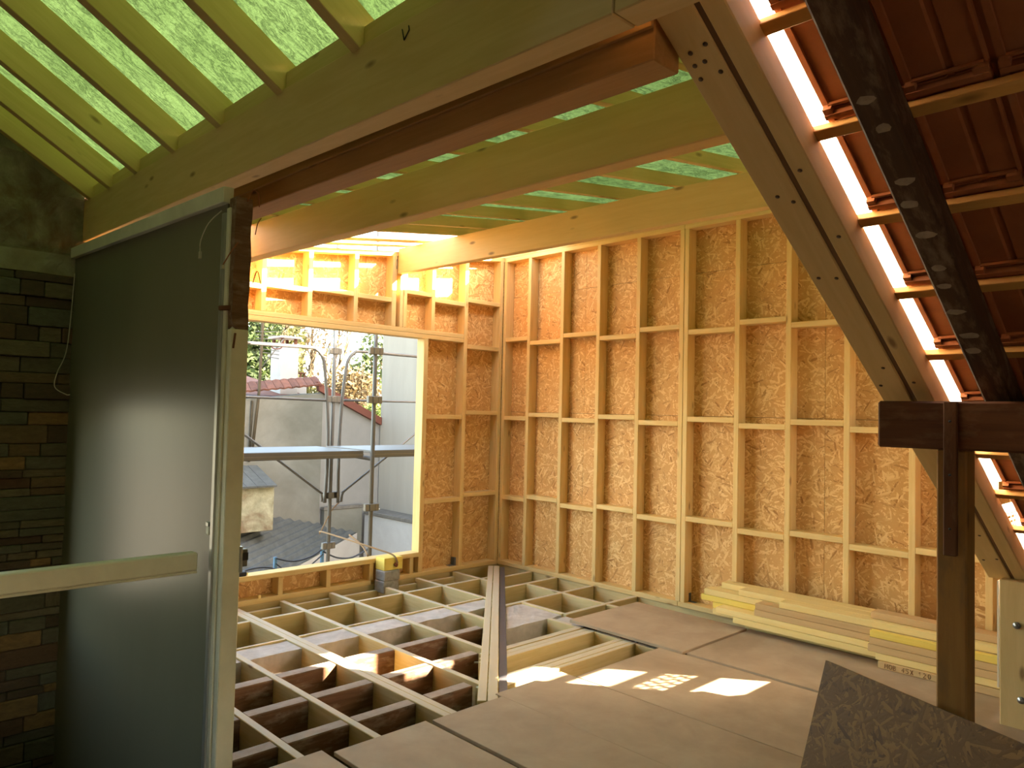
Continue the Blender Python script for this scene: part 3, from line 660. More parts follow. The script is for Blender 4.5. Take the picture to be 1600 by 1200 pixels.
# ================================================================== TILED OLD ROOF
rt = empty('roof_tiled', (2.8, 0.3, 2.5), kind='structure')
BX = [1.215 + 0.3435 * k for k in range(-7, 12)]
for x in BX:
    if x > 5.4: continue
    hp = 0.028; up = Vector((0.5963, 0, 1)).normalized(); tn = Vector((1, 0, -0.5963)).normalized()
    p = Vector((x, 0, roof_z(x, 3.906))) + up * hp / 2 - tn * 0.0
    ye = 1.02 if x > 1.62 else 0.98
    m, L = frame(p + Vector((0, -3.1, 0)), p + Vector((0, ye, 0)), up)
    link(bpy.data.objects.new('batten', box_mesh(L, 0.042, hp, 'batten', 0.002)), rt, None, m)
def tile_mesh():
    L, Wd = 0.425, 0.226; vs, fs = [], []
    def bx(x0, x1, y0, y1, z0, z1):
        b = len(vs); vs.extend([(x, y, z) for x in (x0, x1) for y in (y0, y1) for z in (z0, z1)])
        fs.extend([(b, b + 1, b + 3, b + 2), (b + 4, b + 6, b + 7, b + 5), (b, b + 4, b + 5, b + 1), (b + 2, b + 3, b + 7, b + 6), (b, b + 2, b + 6, b + 4), (b + 1, b + 5, b + 7, b + 3)])
    # profile across the width (underside), swept along the length
    prof = [(0.0, -0.004), (0.018, -0.004), (0.02, 0.004), (0.100, 0.002), (0.106, 0.010), (0.122, 0.010), (0.128, 0.002), (0.196, 0.004), (0.199, -0.006), (0.206, -0.006), (0.208, 0.006), (0.226, 0.006)]
    n = len(prof)
    for x in (0, L):
        for y, z in prof: vs.append((x, y - Wd / 2, z))
        for y, z in prof: vs.append((x, y - Wd / 2, 0.022))
    for k in range(n - 1):
        fs.append((k, k + 1, 2 * n + k + 1, 2 * n + k)); fs.append((n + k, 3 * n + k, 3 * n + k + 1, n + k + 1))
    fs.append(tuple(range(n)) + tuple(range(2 * n - 1, n - 1, -1))); fs.append(tuple(range(2 * n, 3 * n))[::-1] + tuple(range(3 * n, 4 * n)))
    fs.append((0, 2 * n, 3 * n, n)); fs.append((n - 1, 2 * n - 1, 4 * n - 1, 3 * n - 1))
    # hooked lip at the head that sits behind the batten below and lugs
    bx(0.002, 0.020, -Wd / 2 + 0.004, Wd / 2 - 0.016, -0.030, 0.0)
    bx(0.020, 0.040, -Wd / 2 + 0.004, -Wd / 2 + 0.030, -0.026, 0.0); bx(0.020, 0.040, Wd / 2 - 0.055, Wd / 2 - 0.018, -0.026, 0.0)
    bx(0.036, 0.044, -Wd / 2 + 0.02, Wd / 2 - 0.03, -0.012, 0.0)
    me = bpy.data.meshes.new('roof_tile'); me.from_pydata(vs, [], fs); bm = bmesh.new(); bm.from_mesh(me); bmesh.ops.recalc_face_normals(bm, faces=bm.faces); bm.to_mesh(me); bm.free()
    me.materials.append(M['tile']); return me
TM = tile_mesh()
tn = Vector((-1, 0, 0.5963)).normalized(); upv = Vector((0.5963, 0, 1)).normalized()      # tile x runs UP the slope
for x in BX:
    if x > 5.2 or x < -1.0: continue
    for k in range(0, 9):
        yc = 0.853 - 0.2285 * k
        if x < 1.4 and k > 2: continue
        base = Vector((x - 0.008, yc, roof_z(x - 0.008, 3.968))) + tn * (-0.012)
        m = Matrix((tn, upv.cross(tn), upv)).transposed().to_4x4()
        tilt = Matrix.Rotation(random.uniform(-.006, .006), 4, 'Z') @ Matrix.Rotation(0.02, 4, 'Y')
        m = m @ tilt; m.translation = base + Vector((0, random.uniform(-.002, .002), 0))
        link(bpy.data.objects.new('roof_tile', TM), rt, None, m)
# solid covering added unseen over tiles and attic roof, keeps sunlight out
up = upv; hp = 0.03
def slab(name, x0, x1, y0, y1, z0, mat, th=0.03):
    a = Vector((x0, (y0 + y1) / 2, roof_z(x0, z0))) + upv * th / 2; b = Vector((x1, (y0 + y1) / 2, roof_z(x1, z0))) + upv * th / 2
    return bar(name, a, b, y1 - y0, th, mat, rt, upv, 0)
slab('covering', -1.45, 5.75, -3.1, 0.945, 4.035, 'oldboard')
def nslab(x0, x1, y0, y1):
    zz = lambda x: 4.93 + (x + 1.42) * (4.93 - 2.55) / 3.88
    bar('covering', (x0, (y0 + y1) / 2, zz(x0)), (x1, (y0 + y1) / 2, zz(x1)), y1 - y0, 0.05, 'oldboard', rt, (-0.5, 0, 0.85), 0)
nslab(-1.40, -5.3, -3.25, 3.34)
# ================================================================== CHEEK WALL above the old roof
wc = empty('wall_cheek', (4.0, 1.17, 1.5), kind='structure')
ct = lambda x: new_under(x) + RH + 0.005
prism('cladding', [(1.60, roof_z(1.60, 3.93)), (5.0, roof_z(5.0, 3.93)), (5.0, ct(5.0)), (1.60, ct(1.60))], 'Y', 1.15, 1.185, 'rain_screen', wc)
prism('cladding', [(5.412, 0.2), (5.93, 0.2), (5.93, ct(5.93)), (5.412, ct(5.412))], 'Y', 1.15, 1.157, 'rain_screen', wc)
prism('cladding', [(5.0, 2.36), (5.412, 2.36), (5.412, ct(5.412)), (5.0, ct(5.0))], 'Y', 1.15, 1.157, 'rain_screen', wc)
for z0, z1 in ((0.2, 0.80), (0.965, 1.035), (1.178, 1.225), (1.365, 1.44), (1.60, 1.87), (1.92, 1.95)):
    blk('cladding', 5.0, 5.412, 1.15, 1.157, z0, z1, 'rain_screen', wc, 0)
# slotted air brick
for j in range(5):
    z0 = 1.035 + j * 0.0286; blk('air_brick_bar', 5.0, 5.412, 1.15, 1.156, z0, z0 + 0.014, 'tile', wc, 0)
    if j < 5:
        for i in range(6):
            x0 = 5.0 + i * 0.082 + (0.03 if j % 2 else 0.0)
            if x0 + 0.014 < 5.412: blk('air_brick_bar', x0, x0 + 0.026, 1.151, 1.155, z0, z0 + 0.0286, 'tile', wc, 0)
blk('air_brick_bar', 5.0, 5.412, 1.15, 1.157, 1.168, 1.18, 'tile', wc, 0)
prism('inner_board', [(5.415, 0.2), (5.78, 0.2), (5.78, 3.45), (5.415, 3.40)], 'Y', 1.158, 1.185, 'osb', wc)
# old attic back and side walls
wbk = empty('wall_back', (0, -3.1, 0), kind='structure')
prism('masonry', [(-5.3, 1.7), (3.98, 1.7), (-1.43, 4.93), (-5.3, 2.6)], 'Y', -3.25, -3.1, 'plaster', wbk)
prism('masonry', [(1.5, -0.3), (5.75, -0.3), (5.75, 0.65), (3.98, 1.7), (1.5, 1.7)], 'Y', -3.25, -3.1, 'plaster', wbk)
blk('masonry', -5.3, 0.6, -3.25, -3.1, -0.3, 1.7, 'plaster', wbk, 0); blk('masonry', 0.6, 1.5, -3.25, -3.1, -0.3, 0.4, 'plaster', wbk, 0)
blk('masonry', -5.45, -5.3, -3.25, 3.34, -2.9, 2.7, 'plaster', wbk, 0); blk('masonry', -5.3, -1.7, 3.2, 3.34, -2.9, 4.9, 'plaster', wbk, 0)
for y0, y1, z0, z1 in ((3.34, 3.42, -3.0, 5.2), (4.3, 6.5, -3.0, 5.2), (3.42, 4.3, -3.0, 0.9), (3.42, 4.3, 1.8, 5.2)): blk('masonry', -1.85, -1.7, y0, y1, z0, z1, 'plaster', wbk, 0)  # unseen window opening in this wall, added to light rail and partition
blk('masonry', 5.42, 5.75, -3.1, 0.5, -0.3, 0.62, 'plaster', wbk, 0)
blk('masonry', 5.80, 5.93, 0.5, 1.15, -0.3, 0.62, 'plaster', wbk, 0)
blk('stairwell_floor', -1.85, 1.5, 1.3, 6.3, -3.0, -2.9, 'oldboard', wbk, 0)
blk('stairwell_side', -1.85, 1.45, 3.28, 3.34, -2.9, -0.3, 'plaster', wbk, 0)

# ================================================================== LEANING OSB SHEET
P0 = Vector((3.32, 1.41, 0.641)); u = Vector((-0.39, -0.92, 0)).normalized(); dn = (Vector((-0.918, 0.395, 0)).normalized() * 0.30 + Vector((0, 0, -1))).normalized()
Lw = 1.25; Lh = 0.70 / abs(dn.z) * 0.98
c = P0 + u * Lw / 2 + dn * Lh / 2; nrm = u.cross(dn)
m = Matrix((u, nrm, -dn)).transposed().to_4x4(); m.translation = c
o = link(bpy.data.objects.new('osb_sheet', box_mesh(Lw, 0.018, Lh, 'osb_dark', 0.001)), None, None, m)
tag(o, 'dark weathered strand board sheet leaning at the bottom right corner', 'board')

# ================================================================== STACK OF PLANKS
rows = [  # (z index from bottom, column, y far end, material, label, dx)
 (0, 0, 1.93, 'plank_tan', 'lowest front pine plank carrying the handwritten size', -0.058),
 (1, 0, 3.04, 'plank', 'pale pine plank directly above the one with handwriting', 0.0),
 (2, 0, 3.19, 'plank', 'pale pine plank, third layer from the floor in the stack', 0.0),
 (3, 0, 2.86, 'plank_tan', 'pine plank with a rough bark edge halfway up the stack front', 0.0),
 (4, 0, 2.85, 'plank_tan', 'tan pine plank whose sawn end shows mid-stack in front', -0.004),
 (5, 0, 2.66, 'plank', 'pale pine plank on the front top of the stack', 0.0),
 (6, 0, 2.02, 'plank_tan', 'tan pine plank on the very top, at the right behind the old post', 0.06),
 (1, 1, 3.29, 'plank', 'pale plank in the middle column of the stack, near its bottom', 0.0),
 (2, 1, 3.29, 'plank_yellow', 'yellowish plank low in the middle column of the stack', 0.0),
 (3, 1, 3.40, 'plank_yellow', 'bright yellow plank with a ringed knot reaching farthest left', 0.0),
 (4, 1, 3.37, 'plank', 'pale plank lying on the bright yellow plank with the knot', 0.0),
 (5, 1, 3.06, 'plank', 'pale plank in the middle of the stack top', 0.0),
 (4, 2, 3.33, 'plank', 'pale plank against the studs, second from the top', 0.0),
 (5, 2, 3.28, 'plank', 'long pale plank on the stack top, closest to the studs', 0.0),
 (0, 1, 3.0, 'plank', 'hidden-end plank at the bottom middle of the stack', 0.0),
 (0, 2, 3.1, 'plank', 'bottom plank of the stack closest to the wall', 0.0),
 (1, 2, 3.2, 'plank', 'second plank up in the stack closest to the wall', 0.0),
 (2, 2, 3.2, 'plank', 'third plank up in the stack closest to the wall', 0.0),
 (3, 2, 3.25, 'plank', 'fourth plank up in the stack closest to the wall', 0.0)]
FR = 5.405; PT = 0.0485
fronts = {0: 5.405, 1: 5.525, 2: 5.645}
extra = [ (4, 0, 1.985, 'plank_yellow', 'vivid yellow plank on the stack, right of the sawn tan end', -0.052),
          (3, 0, 1.99, 'plank_tan', 'tan plank jutting out under the vivid yellow plank', -0.05),
          (2, 0, 2.0, 'plank_tan', 'second tan plank jutting out above the handwritten one', -0.05),
          (1, 0, 1.95, 'plank', 'pale plank jutting out just over the handwritten one', -0.045)]
def plank(zi, colm, yf, mat, label, dx, wd=0.118):
    z0 = 0.036 + zi * PT; x0 = fronts[colm] + dx
    o = blk('plank', x0, x0 + wd, 0.55, yf, z0, z0 + 0.0465, mat, None, 0.003); return tag(o, label, 'plank', 'pine planks stacked along the studs')
for r in rows:
    if r[1] == 0 and r[0] in (1, 2, 3, 4):
        # front boards stop where the jutting shorter boards begin
        zi, cc, yf, mat, label, dx = r; z0 = 0.036 + zi * PT; x0 = fronts[0] + dx
        tag(blk('plank', x0, x0 + 0.118, 0.55, yf, z0, z0 + 0.0465, mat, None, 0.003), label, 'plank', 'pine planks stacked along the studs')
    else:
        o = plank(*r)
        if r[0] == 0 and r[1] == 0: mobp = o
for r in extra: plank(*r, wd=0.046)
mobx = fronts[0] - 0.059
mob = mobp
def strokes(word, y0, z0, h, adv):
    G = {'M': [[(0, 0), (0.05, 1), (0.4, .35), (0.75, 1), (0.8, 0)]], 'O': [[(0.4 + 0.4 * math.cos(a), 0.5 + 0.5 * math.sin(a)) for a in [k * math.pi / 5 for k in range(11)]]],
         'B': [[(0, 0), (0, 1), (.5, .9), (.55, .65), (.05, .5), (.6, .4), (.6, .1), (0, 0)]], '4': [[(.5, 0), (.55, 1), (0, .35), (.75, .4)]], '5': [[(.7, 1), (.1, 1), (.05, .55), (.5, .6), (.65, .3), (.4, 0), (0, .05)]],
         'X': [[(0, 1), (.7, 0)], [(.65, 1), (.05, 0)]], '1': [[(0, .7), (.3, 1), (.3, 0)]], '2': [[(0, .8), (.3, 1), (.6, .75), (0, 0), (.7, 0)]], '0': [[(0.35 + 0.35 * math.cos(a), 0.5 + 0.5 * math.sin(a)) for a in [k * math.pi / 5 for k in range(11)]]]}
    out = []; y = y0
    for ch in word:
        if ch == ' ': y -= adv * 0.9; continue
        for st in G[ch]: out.append(([(mobx, y - px * h * 0.8, z0 + pz * h) for px, pz in st], 0.0018))
        y -= adv
    return out
hy = 1.885
for ch in 'MOB 45X 120':
    if ch == ' ': hy -= 0.024; continue
    tubes('handwritten_character', strokes(ch, hy, 0.045, 0.029, 0.027), 'ink', mob, 4); hy -= 0.027

# ================================================================== SMALL THINGS ON THE SILL
tag(blk('concrete_block', 4.145, 4.325, 5.985, 6.145, -0.06, 0.055, 'block', None, 0.008), 'lower grey concrete block of two stacked under the roped wooden block', 'block')
tag(blk('concrete_block', 4.15, 4.33, 5.98, 6.14, 0.0555, 0.152, 'block', None, 0.008), 'upper grey concrete block, directly under the roped wooden block', 'block')
wbk2 = empty('wooden_block', (4.26, 6.05, 0.15), 'yellow wooden block with a rope through it at the window sill', 'block')
blk('timber', 4.157, 4.37, 6.0, 6.15, 0.153, 0.272, 'plank_yellow', wbk2, 0.004)
tube('knot', smooth_path([(4.27, 5.998, 0.20), (4.285, 5.985, 0.215), (4.30, 5.99, 0.20), (4.285, 5.985, 0.19), (4.265, 5.99, 0.205)]), 0.011, 'copper', wbk2, 6)
rp = empty('rope', (4.2, 6.3, 0.26), 'brown rope running from the wooden block over the sill to the scaffold', 'rope')
tube('strand', smooth_path([(4.30, 5.985, 0.215), (4.27, 6.02, 0.29), (4.20, 6.20, 0.33), (4.15, 6.5, 0.36), (4.3, 7.4, 0.33), (4.72, 8.2, 0.18)]), 0.009, 'rope', rp, 6)
tube('strand', smooth_path([(4.10, 6.20, 0.275), (4.16, 6.40, 0.34), (4.2, 6.7, 0.40)]), 0.010, 'rope', rp, 6)
tube('strand', smooth_path([(4.72, 8.2, 0.16), (4.9, 8.25, 0.42), (5.02, 8.25, 0.53)]), 0.007, 'rope', rp, 6)
rl = empty('tape_reel', (2.86, 6.18, 0.25), 'small black object with a yellow tip at the left end of the sill', 'tool')
blk('case', 2.80, 2.875, 6.17, 6.23, 0.2505, 0.29, 'black', rl, 0.008); blk('tip', 2.876, 2.89, 6.185, 6.21, 0.255, 0.275, 'plank_yellow', rl, 0.003)
tag(blk('wood_offcut', 2.975, 3.0, 6.155, 6.185, 0.0455, 0.073, 'plank', None, 0.002), 'tiny wood offcut on the sole plate under the window', 'offcut')

# ================================================================== EXTERIOR
tag(blk('ground', -40, 60, -40, 70, -3.3, -3.05, 'ground', None, 0), kind='structure')
tag(blk('house_base', -5.5, 5.95, -3.3, 6.4, -3.05, -3.01, 'ground', None, 0), kind='structure')
sc = empty('scaffold', (4.75, 7.6, -3.05), 'grey tubular scaffold with decks seen through the window opening', 'scaffold')
T = 0.0242
tube('standard', [(4.87, 8.25, -3.05), (4.885, 8.25, 5.2)], T, 'galv', sc, 10); tube('standard', [(4.65, 7.0, -3.05), (4.65, 7.0, 5.2)], T, 'galv', sc, 10)
tube('standard', [(2.0, 8.25, -3.05), (2.0, 8.25, 5.2)], T, 'galv', sc, 10); tube('standard', [(2.0, 7.0, -3.05), (2.0, 7.0, 5.2)], T, 'galv', sc, 10)
tube('guard_frame', smooth_path([(1.9, 8.24, 2.42), (3.73, 8.24, 2.42), (4.50, 8.24, 2.43), (4.62, 8.24, 2.41), (4.70, 8.24, 2.33), (4.735, 8.24, 2.2), (4.78, 8.24, 1.84), (4.82, 8.24, 1.2), (4.80, 8.24, 0.53)], 5), 0.021, 'galv', sc, 10)
tube('guard_frame', smooth_path([(7.6, 8.24, 2.43), (6.08, 8.24, 2.43), (5.28, 8.24, 2.43), (5.15, 8.24, 2.40), (5.07, 8.24, 2.31), (5.04, 8.24, 2.18), (5.00, 8.24, 1.80), (4.975, 8.24, 1.2), (4.985, 8.24, 0.52)], 5), 0.021, 'galv', sc, 10)
tube('mid_rail', [(1.9, 8.24, 1.83), (4.77, 8.24, 1.79)], 0.015, 'galv', sc, 8); tube('mid_rail', [(5.03, 8.24, 1.80), (7.6, 8.24, 1.82)], 0.015, 'galv', sc, 8)
tube('brace', smooth_path([(2.9, 8.22, 1.98), (3.77, 8.22, 1.35), (4.66, 8.22, 0.71), (4.735, 8.22, 0.65), (4.75, 8.22, 0.55)], 5), 0.015, 'galv', sc, 8)
tube('brace', smooth_path([(7.0, 8.22, 1.98), (6.12, 8.22, 1.37), (5.13, 8.22, 0.71), (5.04, 8.22, 0.64), (5.02, 8.22, 0.53)], 5), 0.015, 'galv', sc, 8)
tube('transom', [(4.65, 7.0, 1.15), (4.87, 8.25, 1.15)], T, 'galv', sc, 8)
for x, y, z in ((4.88, 8.25, 2.41), (4.875, 8.25, 1.81), (4.875, 8.25, 0.62), (4.872, 8.25, 0.0), (4.65, 7.0, 2.34), (4.65, 7.0, 1.80), (4.65, 7.0, 0.62)):
    c0 = blk('coupler', x - 0.035, x + 0.035, y - 0.035, y + 0.035, z - 0.04, z + 0.04, 'coupler', sc, 0.006)
    for s in (-1, 1): blk('wedge_cup', x + s * 0.062 - 0.026, x + s * 0.062 + 0.026, y - 0.03, y + 0.02, z - 0.04, z + 0.04, 'coupler', c0, 0.005)
blk('coupler', 4.79, 4.99, 8.22, 8.28, 0.58, 0.66, 'coupler', sc, 0.006)
def deck(x0, x1):
    d = blk('deck', x0, x1, 7.12, 8.10, 1.205, 1.235, 'galv', sc, 0.004)
    blk('deck_edge', x0, x1, 7.10, 7.125, 1.155, 1.238, 'galv', d, 0.006); blk('deck_edge', x0, x1, 8.095, 8.12, 1.155, 1.238, 'galv', d, 0.006)
    blk('deck_slot', x0, x1, 7.097, 7.101, 1.185, 1.197, 'coupler', d, 0)
deck(2.05, 4.60); deck(4.72, 7.3)

nh = empty('neighbour_house', (6.8, 13.5, -3.05), 'grey rendered neighbouring house with red tiled roof edge beyond the scaffold', 'house')
prism('stained_wall', [(3.5, -3.05), (7.46, -3.05), (7.46, 1.98), (5.9, 1.83), (3.5, 1.62)], 'Y', 13.0, 13.3, 'render_stain', nh)
prism('bluish_wall', [(7.46, -3.05), (8.85, -3.05), (8.85, 1.39), (7.46, 2.0)], 'Y', 13.03, 13.3, 'render_blue', nh)
blk('parapet', 7.50, 8.36, 12.88, 12.995, -0.95, -0.27, 'render_stain', nh, 0.006); blk('ledge', 7.48, 8.37, 12.86, 12.995, -0.27, -0.21, 'ext_concrete', nh, 0.006)
prism('verge', [(7.30, 2.20), (7.34, 2.03), (8.79, 1.375), (8.79, 1.53)], 'Y', 12.93, 13.03, 'verge', nh)
prism('rear_mass', [(3.5, -3.0), (8.85, -3.0), (8.85, 1.36), (7.4, 1.98), (3.5, 1.6)], 'Y', 13.3, 17, 'render_stain', nh)
n = 24
for k in range(n):
    x0 = 3.6 + k * 0.158; zt = 1.70 + (x0 - 3.6) * 0.122
    vs = [(x0, 12.90, zt - 0.01), (x0 + 0.15, 12.90, zt + 0.008), (x0 + 0.24, 13.28, zt + 0.17), (x0 + 0.09, 13.28, zt + 0.15)]
    mid = (x0 + 0.075, 12.895, zt + 0.014); mid2 = (x0 + 0.165, 13.275, zt + 0.175)
    vs2 = [vs[0], mid, vs[1], vs[2], mid2, vs[3]]; low = [(p[0], p[1] + 0.01, p[2] - 0.03) for p in vs2]
    mesh('house_tile', vs2 + low, [(0, 1, 4, 5), (1, 2, 3, 4), (6, 11, 10, 7), (7, 10, 9, 8), (0, 6, 7, 1), (1, 7, 8, 2), (2, 8, 9, 3), (5, 11, 6, 0), (3, 9, 10, 4), (4, 10, 11, 5)], 'ext_tile', nh, False, vs[0])
prism('tile_field', [(13.28, 1.9), (17, 2.5), (17, 2.45), (13.28, 1.82)], 'X', 3.6, 7.4, 'ext_tile', nh)
chm = empty('chimney', (6.95, 13.8, 2.0), 'tall white chimney with a slab cap on small pillars', 'chimney')
blk('stack', 6.87, 7.24, 13.6, 14.05, 1.9, 2.90, 'white_wall', chm, 0.01)
for x, y in ((6.88, 13.62), (7.16, 13.62), (6.88, 13.98), (7.16, 13.98)): blk('pillar', x, x + 0.05, y, y + 0.05, 2.90, 3.05, 'ext_tile', chm, 0)
blk('cap', 6.82, 7.28, 13.56, 14.09, 3.05, 3.09, 'concrete', chm, 0.006)
ch2 = empty('chimney', (7.45, 14.0, 2.0), 'small white chimney stub with a narrow cap right of the tall chimney', 'chimney')
blk('stack', 7.36, 7.60, 13.9, 14.2, 1.9, 2.31, 'white_wall', ch2, 0.01)
for x in (7.38, 7.46, 7.54): blk('pillar', x, x + 0.03, 13.92, 13.95, 2.31, 2.39, 'ext_tile', ch2, 0)
blk('cap', 7.35, 7.61, 13.89, 14.2, 2.39, 2.41, 'ext_tile', ch2, 0)
dm = empty('roof_vent_box', (5.8, 12.5, -0.2), 'small masonry box with a lean-to tile cap standing on the corrugated roof', 'masonry')
blk('body', 5.2, 6.02, 12.0, 13.0, -0.4, 0.34, 'plaster', dm, 0.01)
for k in range(6):
    x0 = 5.02 + k * 0.18; bar('cap_tile', (x0, 11.88, 0.36), (x0 + 0.14, 12.96, 0.62), 0.17, 0.035, 'corr', dm)
blk('white_patch', 6.02, 6.03, 12.05, 12.9, -0.4, 0.36, 'white_wall', dm, 0)
an = empty('lean_to', (6.0, 12.0, -3.05), 'low lean-to with a grey corrugated roof and white wall', 'shed')
vs, fs = [], []; NV, NU = 118, 14
Rl = lambda v: Vector((4.6, 12.95, 0.10)).lerp(Vector((8.36, 12.95, -0.735)), v); Ll = lambda v: Vector((2.4, 11.9, -0.05)).lerp(Vector((4.3, 10.35, -1.20)), v)
for j in range(NV + 1):
    for i in range(NU + 1):
        p = Ll(j / NV).lerp(Rl(j / NV), i / NU); p.z += 0.022 * math.sin(j / NV * 2 * math.pi * 19); vs.append(p)
for j in range(NV):
    for i in range(NU): a = j * (NU + 1) + i; fs.append((a, a + 1, a + NU + 2, a + NU + 1))
mesh('corrugated_roof', vs, fs, 'corr', an, True, (6, 12, -0.5))
vs = [(4.3, 10.37, -1.22), (8.36, 12.95, -0.76), (8.36, 12.95, -3.05), (4.3, 10.37, -3.05), (4.2, 10.55, -1.22), (8.26, 13.13, -0.76), (8.26, 13.13, -3.05), (4.2, 10.55, -3.05)]
mesh('white_front', vs, [(0, 3, 2, 1), (4, 5, 6, 7), (0, 1, 5, 4), (0, 4, 7, 3), (1, 2, 6, 5)], 'white_wall', an, False, (6, 12, -3))
wbd = empty('white_building', (9.6, 10, -3.05), 'pale tall building wall filling the right side of the window view', 'building')
blk('side_wall', 8.80, 14.0, 9.3, 12.99, -0.34, 4.62, 'render_white', wbd, 0); blk('tall_shade_part', 9.2, 14.0, -2.4, 9.3, -3.05, 6.5, 'render_white', wbd, 0)  # taller block is unseen, added to shade the yard and scaffold
blk('ledge', 8.37, 8.80, 9.3, 12.86, -0.40, -0.33, 'ext_concrete', wbd, 0.01); blk('lower_wall', 8.40, 14.0, 9.3, 12.86, -3.05, -0.40, 'white_wall', wbd, 0)
am = empty('antenna_mast', (5.6, 12.6, 0.5), 'rusty antenna mast with thin white aerial rods', 'antenna')
tube('mast', [(6.00, 12.86, 0.9), (6.09, 12.86, 1.95), (6.13, 12.86, 4.2)], 0.028, 'trunk', am, 8)
for k in range(8): tube('aerial_rod', [(6.10 - 0.02 * k, 12.86, 2.62 + 0.06 * k), (6.42, 12.80, 2.58 + 0.07 * k)], 0.007, 'galv', am, 5)
tube('aerial_boom', [(6.12, 12.86, 2.40), (6.50, 12.80, 2.95)], 0.012, 'galv', am, 5); tube('aerial_boom', smooth_path([(6.22, 12.82, 2.86), (6.32, 12.82, 2.76), (6.46, 12.82, 2.78), (6.52, 12.82, 2.9)]), 0.012, 'verge', am, 5)
tube('downpipe', [(6.00, 12.97, 0.7), (6.02, 12.97, 1.8)], 0.02, 'trunk', am, 6)
hb = empty('yard_fence', (4.9, 9.0, -3.05), 'blue posts with sagging black hoses below the window', 'fence')
for x, zt in ((4.56, -0.22), (5.23, -0.17)): blk('post', x - 0.02, x + 0.02, 8.98, 9.02, -3.05, zt, 'blue', hb, 0.004)
tube('hose', smooth_path([(4.56, 8.98, -0.235), (4.8, 8.98, -0.30), (5.05, 8.98, -0.27), (5.23, 8.98, -0.18)]), 0.012, 'hose', hb, 6)
tube('hose', smooth_path([(5.23, 8.98, -0.22), (5.45, 8.98, -0.33), (5.7, 8.98, -0.35), (6.0, 8.98, -0.24)]), 0.012, 'hose', hb, 6)
tube('hose', smooth_path([(4.56, 8.98, -0.30), (4.85, 8.98, -0.50), (5.1, 8.98, -0.35), (5.23, 8.98, -0.26)]), 0.009, 'hose', hb, 6)
tube('hose', smooth_path([(3.9, 8.98, -0.42), (4.2, 8.98, -0.33), (4.5, 8.98, -0.35), (4.75, 8.98, -0.52)]), 0.012, 'hose', hb, 6)

# ------------------------------------------------------------------ trees
def branches(root, height, spread, seed, depth=5, r0=0.16, upw=0.35):
    rnd = random.Random(seed); paths = []
    def grow(p, d, L, r, n):
        pts = [p]; q = p.copy(); dd = d.copy()
        for k in range(4):
            dd = (dd + Vector((rnd.uniform(-.25, .25), rnd.uniform(-.25, .25), rnd.uniform(-.08, .22)))).normalized(); q = q + dd * L / 4; pts.append(q.copy())
        paths.append((pts, [r * (1 - 0.13 * k) for k in range(5)]))
        if n <= 0: return
        for k in range(rnd.choice((2, 3, 3)) if n > 1 else 3):
            t = rnd.uniform(0.45, 1.0); b = pts[min(4, int(t * 4) + 1)] if t < 0.95 else pts[-1]
            nd = (dd + Vector((rnd.uniform(-1, 1) * spread, rnd.uniform(-1, 1) * spread, rnd.uniform(-.1, .6) + upw))).normalized()
            grow(b.copy(), nd, L * rnd.uniform(0.58, 0.82), r * 0.60, n - 1)
    grow(Vector(root), Vector((0, 0, 1)), height, r0, depth); return paths
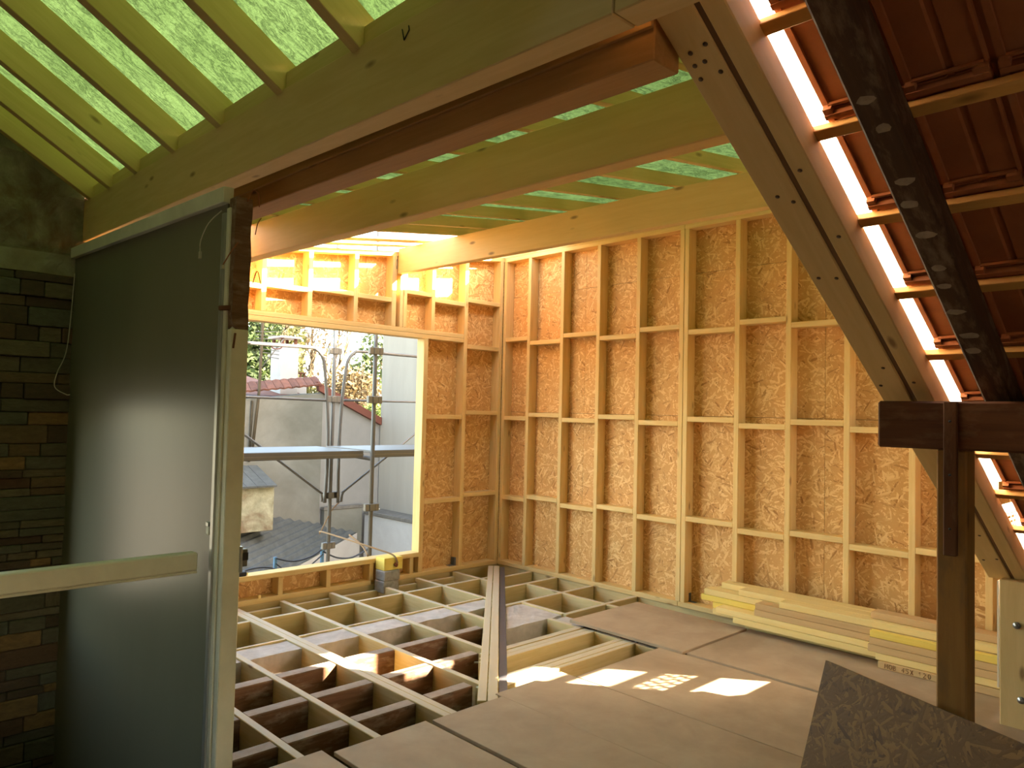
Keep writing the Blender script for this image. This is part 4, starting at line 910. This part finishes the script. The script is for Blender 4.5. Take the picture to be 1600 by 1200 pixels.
def foliage(name, centres, count, leaf, mat, parent, seed):
    rnd = random.Random(seed); vs, fs = [], []
    for k in range(count):
        c, r = rnd.choice(centres); d = Vector((rnd.gauss(0, 1), rnd.gauss(0, 1), rnd.gauss(0, 1))).normalized() * (rnd.random() ** 0.45)
        p = Vector(c) + Vector((d.x * r[0], d.y * r[1], d.z * r[2])); s = leaf * rnd.uniform(0.5, 1.2)
        n = Vector((rnd.gauss(0, 1), rnd.gauss(0, 1), rnd.gauss(0, 1))).normalized(); t = n.orthogonal().normalized(); b = n.cross(t); a = rnd.random() * 6.28
        u = t * math.cos(a) + b * math.sin(a); v = -t * math.sin(a) + b * math.cos(a); i = len(vs)
        vs += [p - u * s, p + v * s * 0.5, p + u * s, p - v * s * 0.5]; fs.append((i, i + 1, i + 2, i + 3))
    return tag(mesh(name, vs, fs, mat, parent, False, centres[0][0]), kind='stuff')
def tree(root, h, seed, label, fol, mat, r0=0.16, spread=0.7, depth=4, count=5000, leaf=0.16):
    t = empty('tree', root, label, 'tree', 'trees beyond the neighbouring house')
    tubes('branches', branches(root, h, spread, seed, depth, r0), 'trunk', t, 5)
    if fol: foliage('foliage', fol, count, leaf, mat, t, seed + 1)
tree((11.0, 24.0, -3), 3.2, 11, 'dense dark green tree behind the antenna mast', [((11.1, 24, 3.4), (1.0, 1.0, 2.4)), ((10.6, 24, 1.4), (1.4, 1.2, 2.0))], 'leaf_green', count=8000, leaf=0.13)
tree((13.9, 27.0, -3), 3.0, 53, 'olive green tree behind the tall white chimney', [((13.6, 27, 3.6), (1.0, 1.0, 2.2)), ((14.2, 27, 1.8), (1.2, 1.0, 1.3))], 'leaf_olive', count=5600, leaf=0.13)
tree((17.6, 31.5, -3), 3.8, 23, 'tall bare tree with pale branches at the centre of the window view', [((17.8, 31.5, 5.0), (2.0, 1.6, 2.4))], 'leaf_rust', r0=0.24, spread=0.75, depth=6, count=500, leaf=0.12)
tree((14.4, 22.5, -3), 2.2, 31, 'russet leafy tree left of the pale building', [((14.0, 22.5, 2.0), (1.2, 1.0, 1.2)), ((13.4, 22.5, 1.2), (1.0, 0.9, 0.9))], 'leaf_rust', count=5200, leaf=0.11)
tree((13.9, 19.5, -3), 2.2, 41, 'bright lime green bush against the pale building', [((13.1, 19.5, 1.2), (0.7, 0.7, 0.8)), ((12.6, 19.5, 0.7), (0.8, 0.7, 0.6))], 'leaf_lime', count=3000, leaf=0.09)
tree((17.2, 24.6, -3), 3.0, 67, 'grey green tree with fine sparse leaves beside the pale building', [((16.4, 24.6, 4.0), (0.8, 0.8, 1.3)), ((16.0, 24.6, 3.0), (0.9, 0.8, 0.9))], 'leaf_green', count=900, leaf=0.12, spread=0.6)
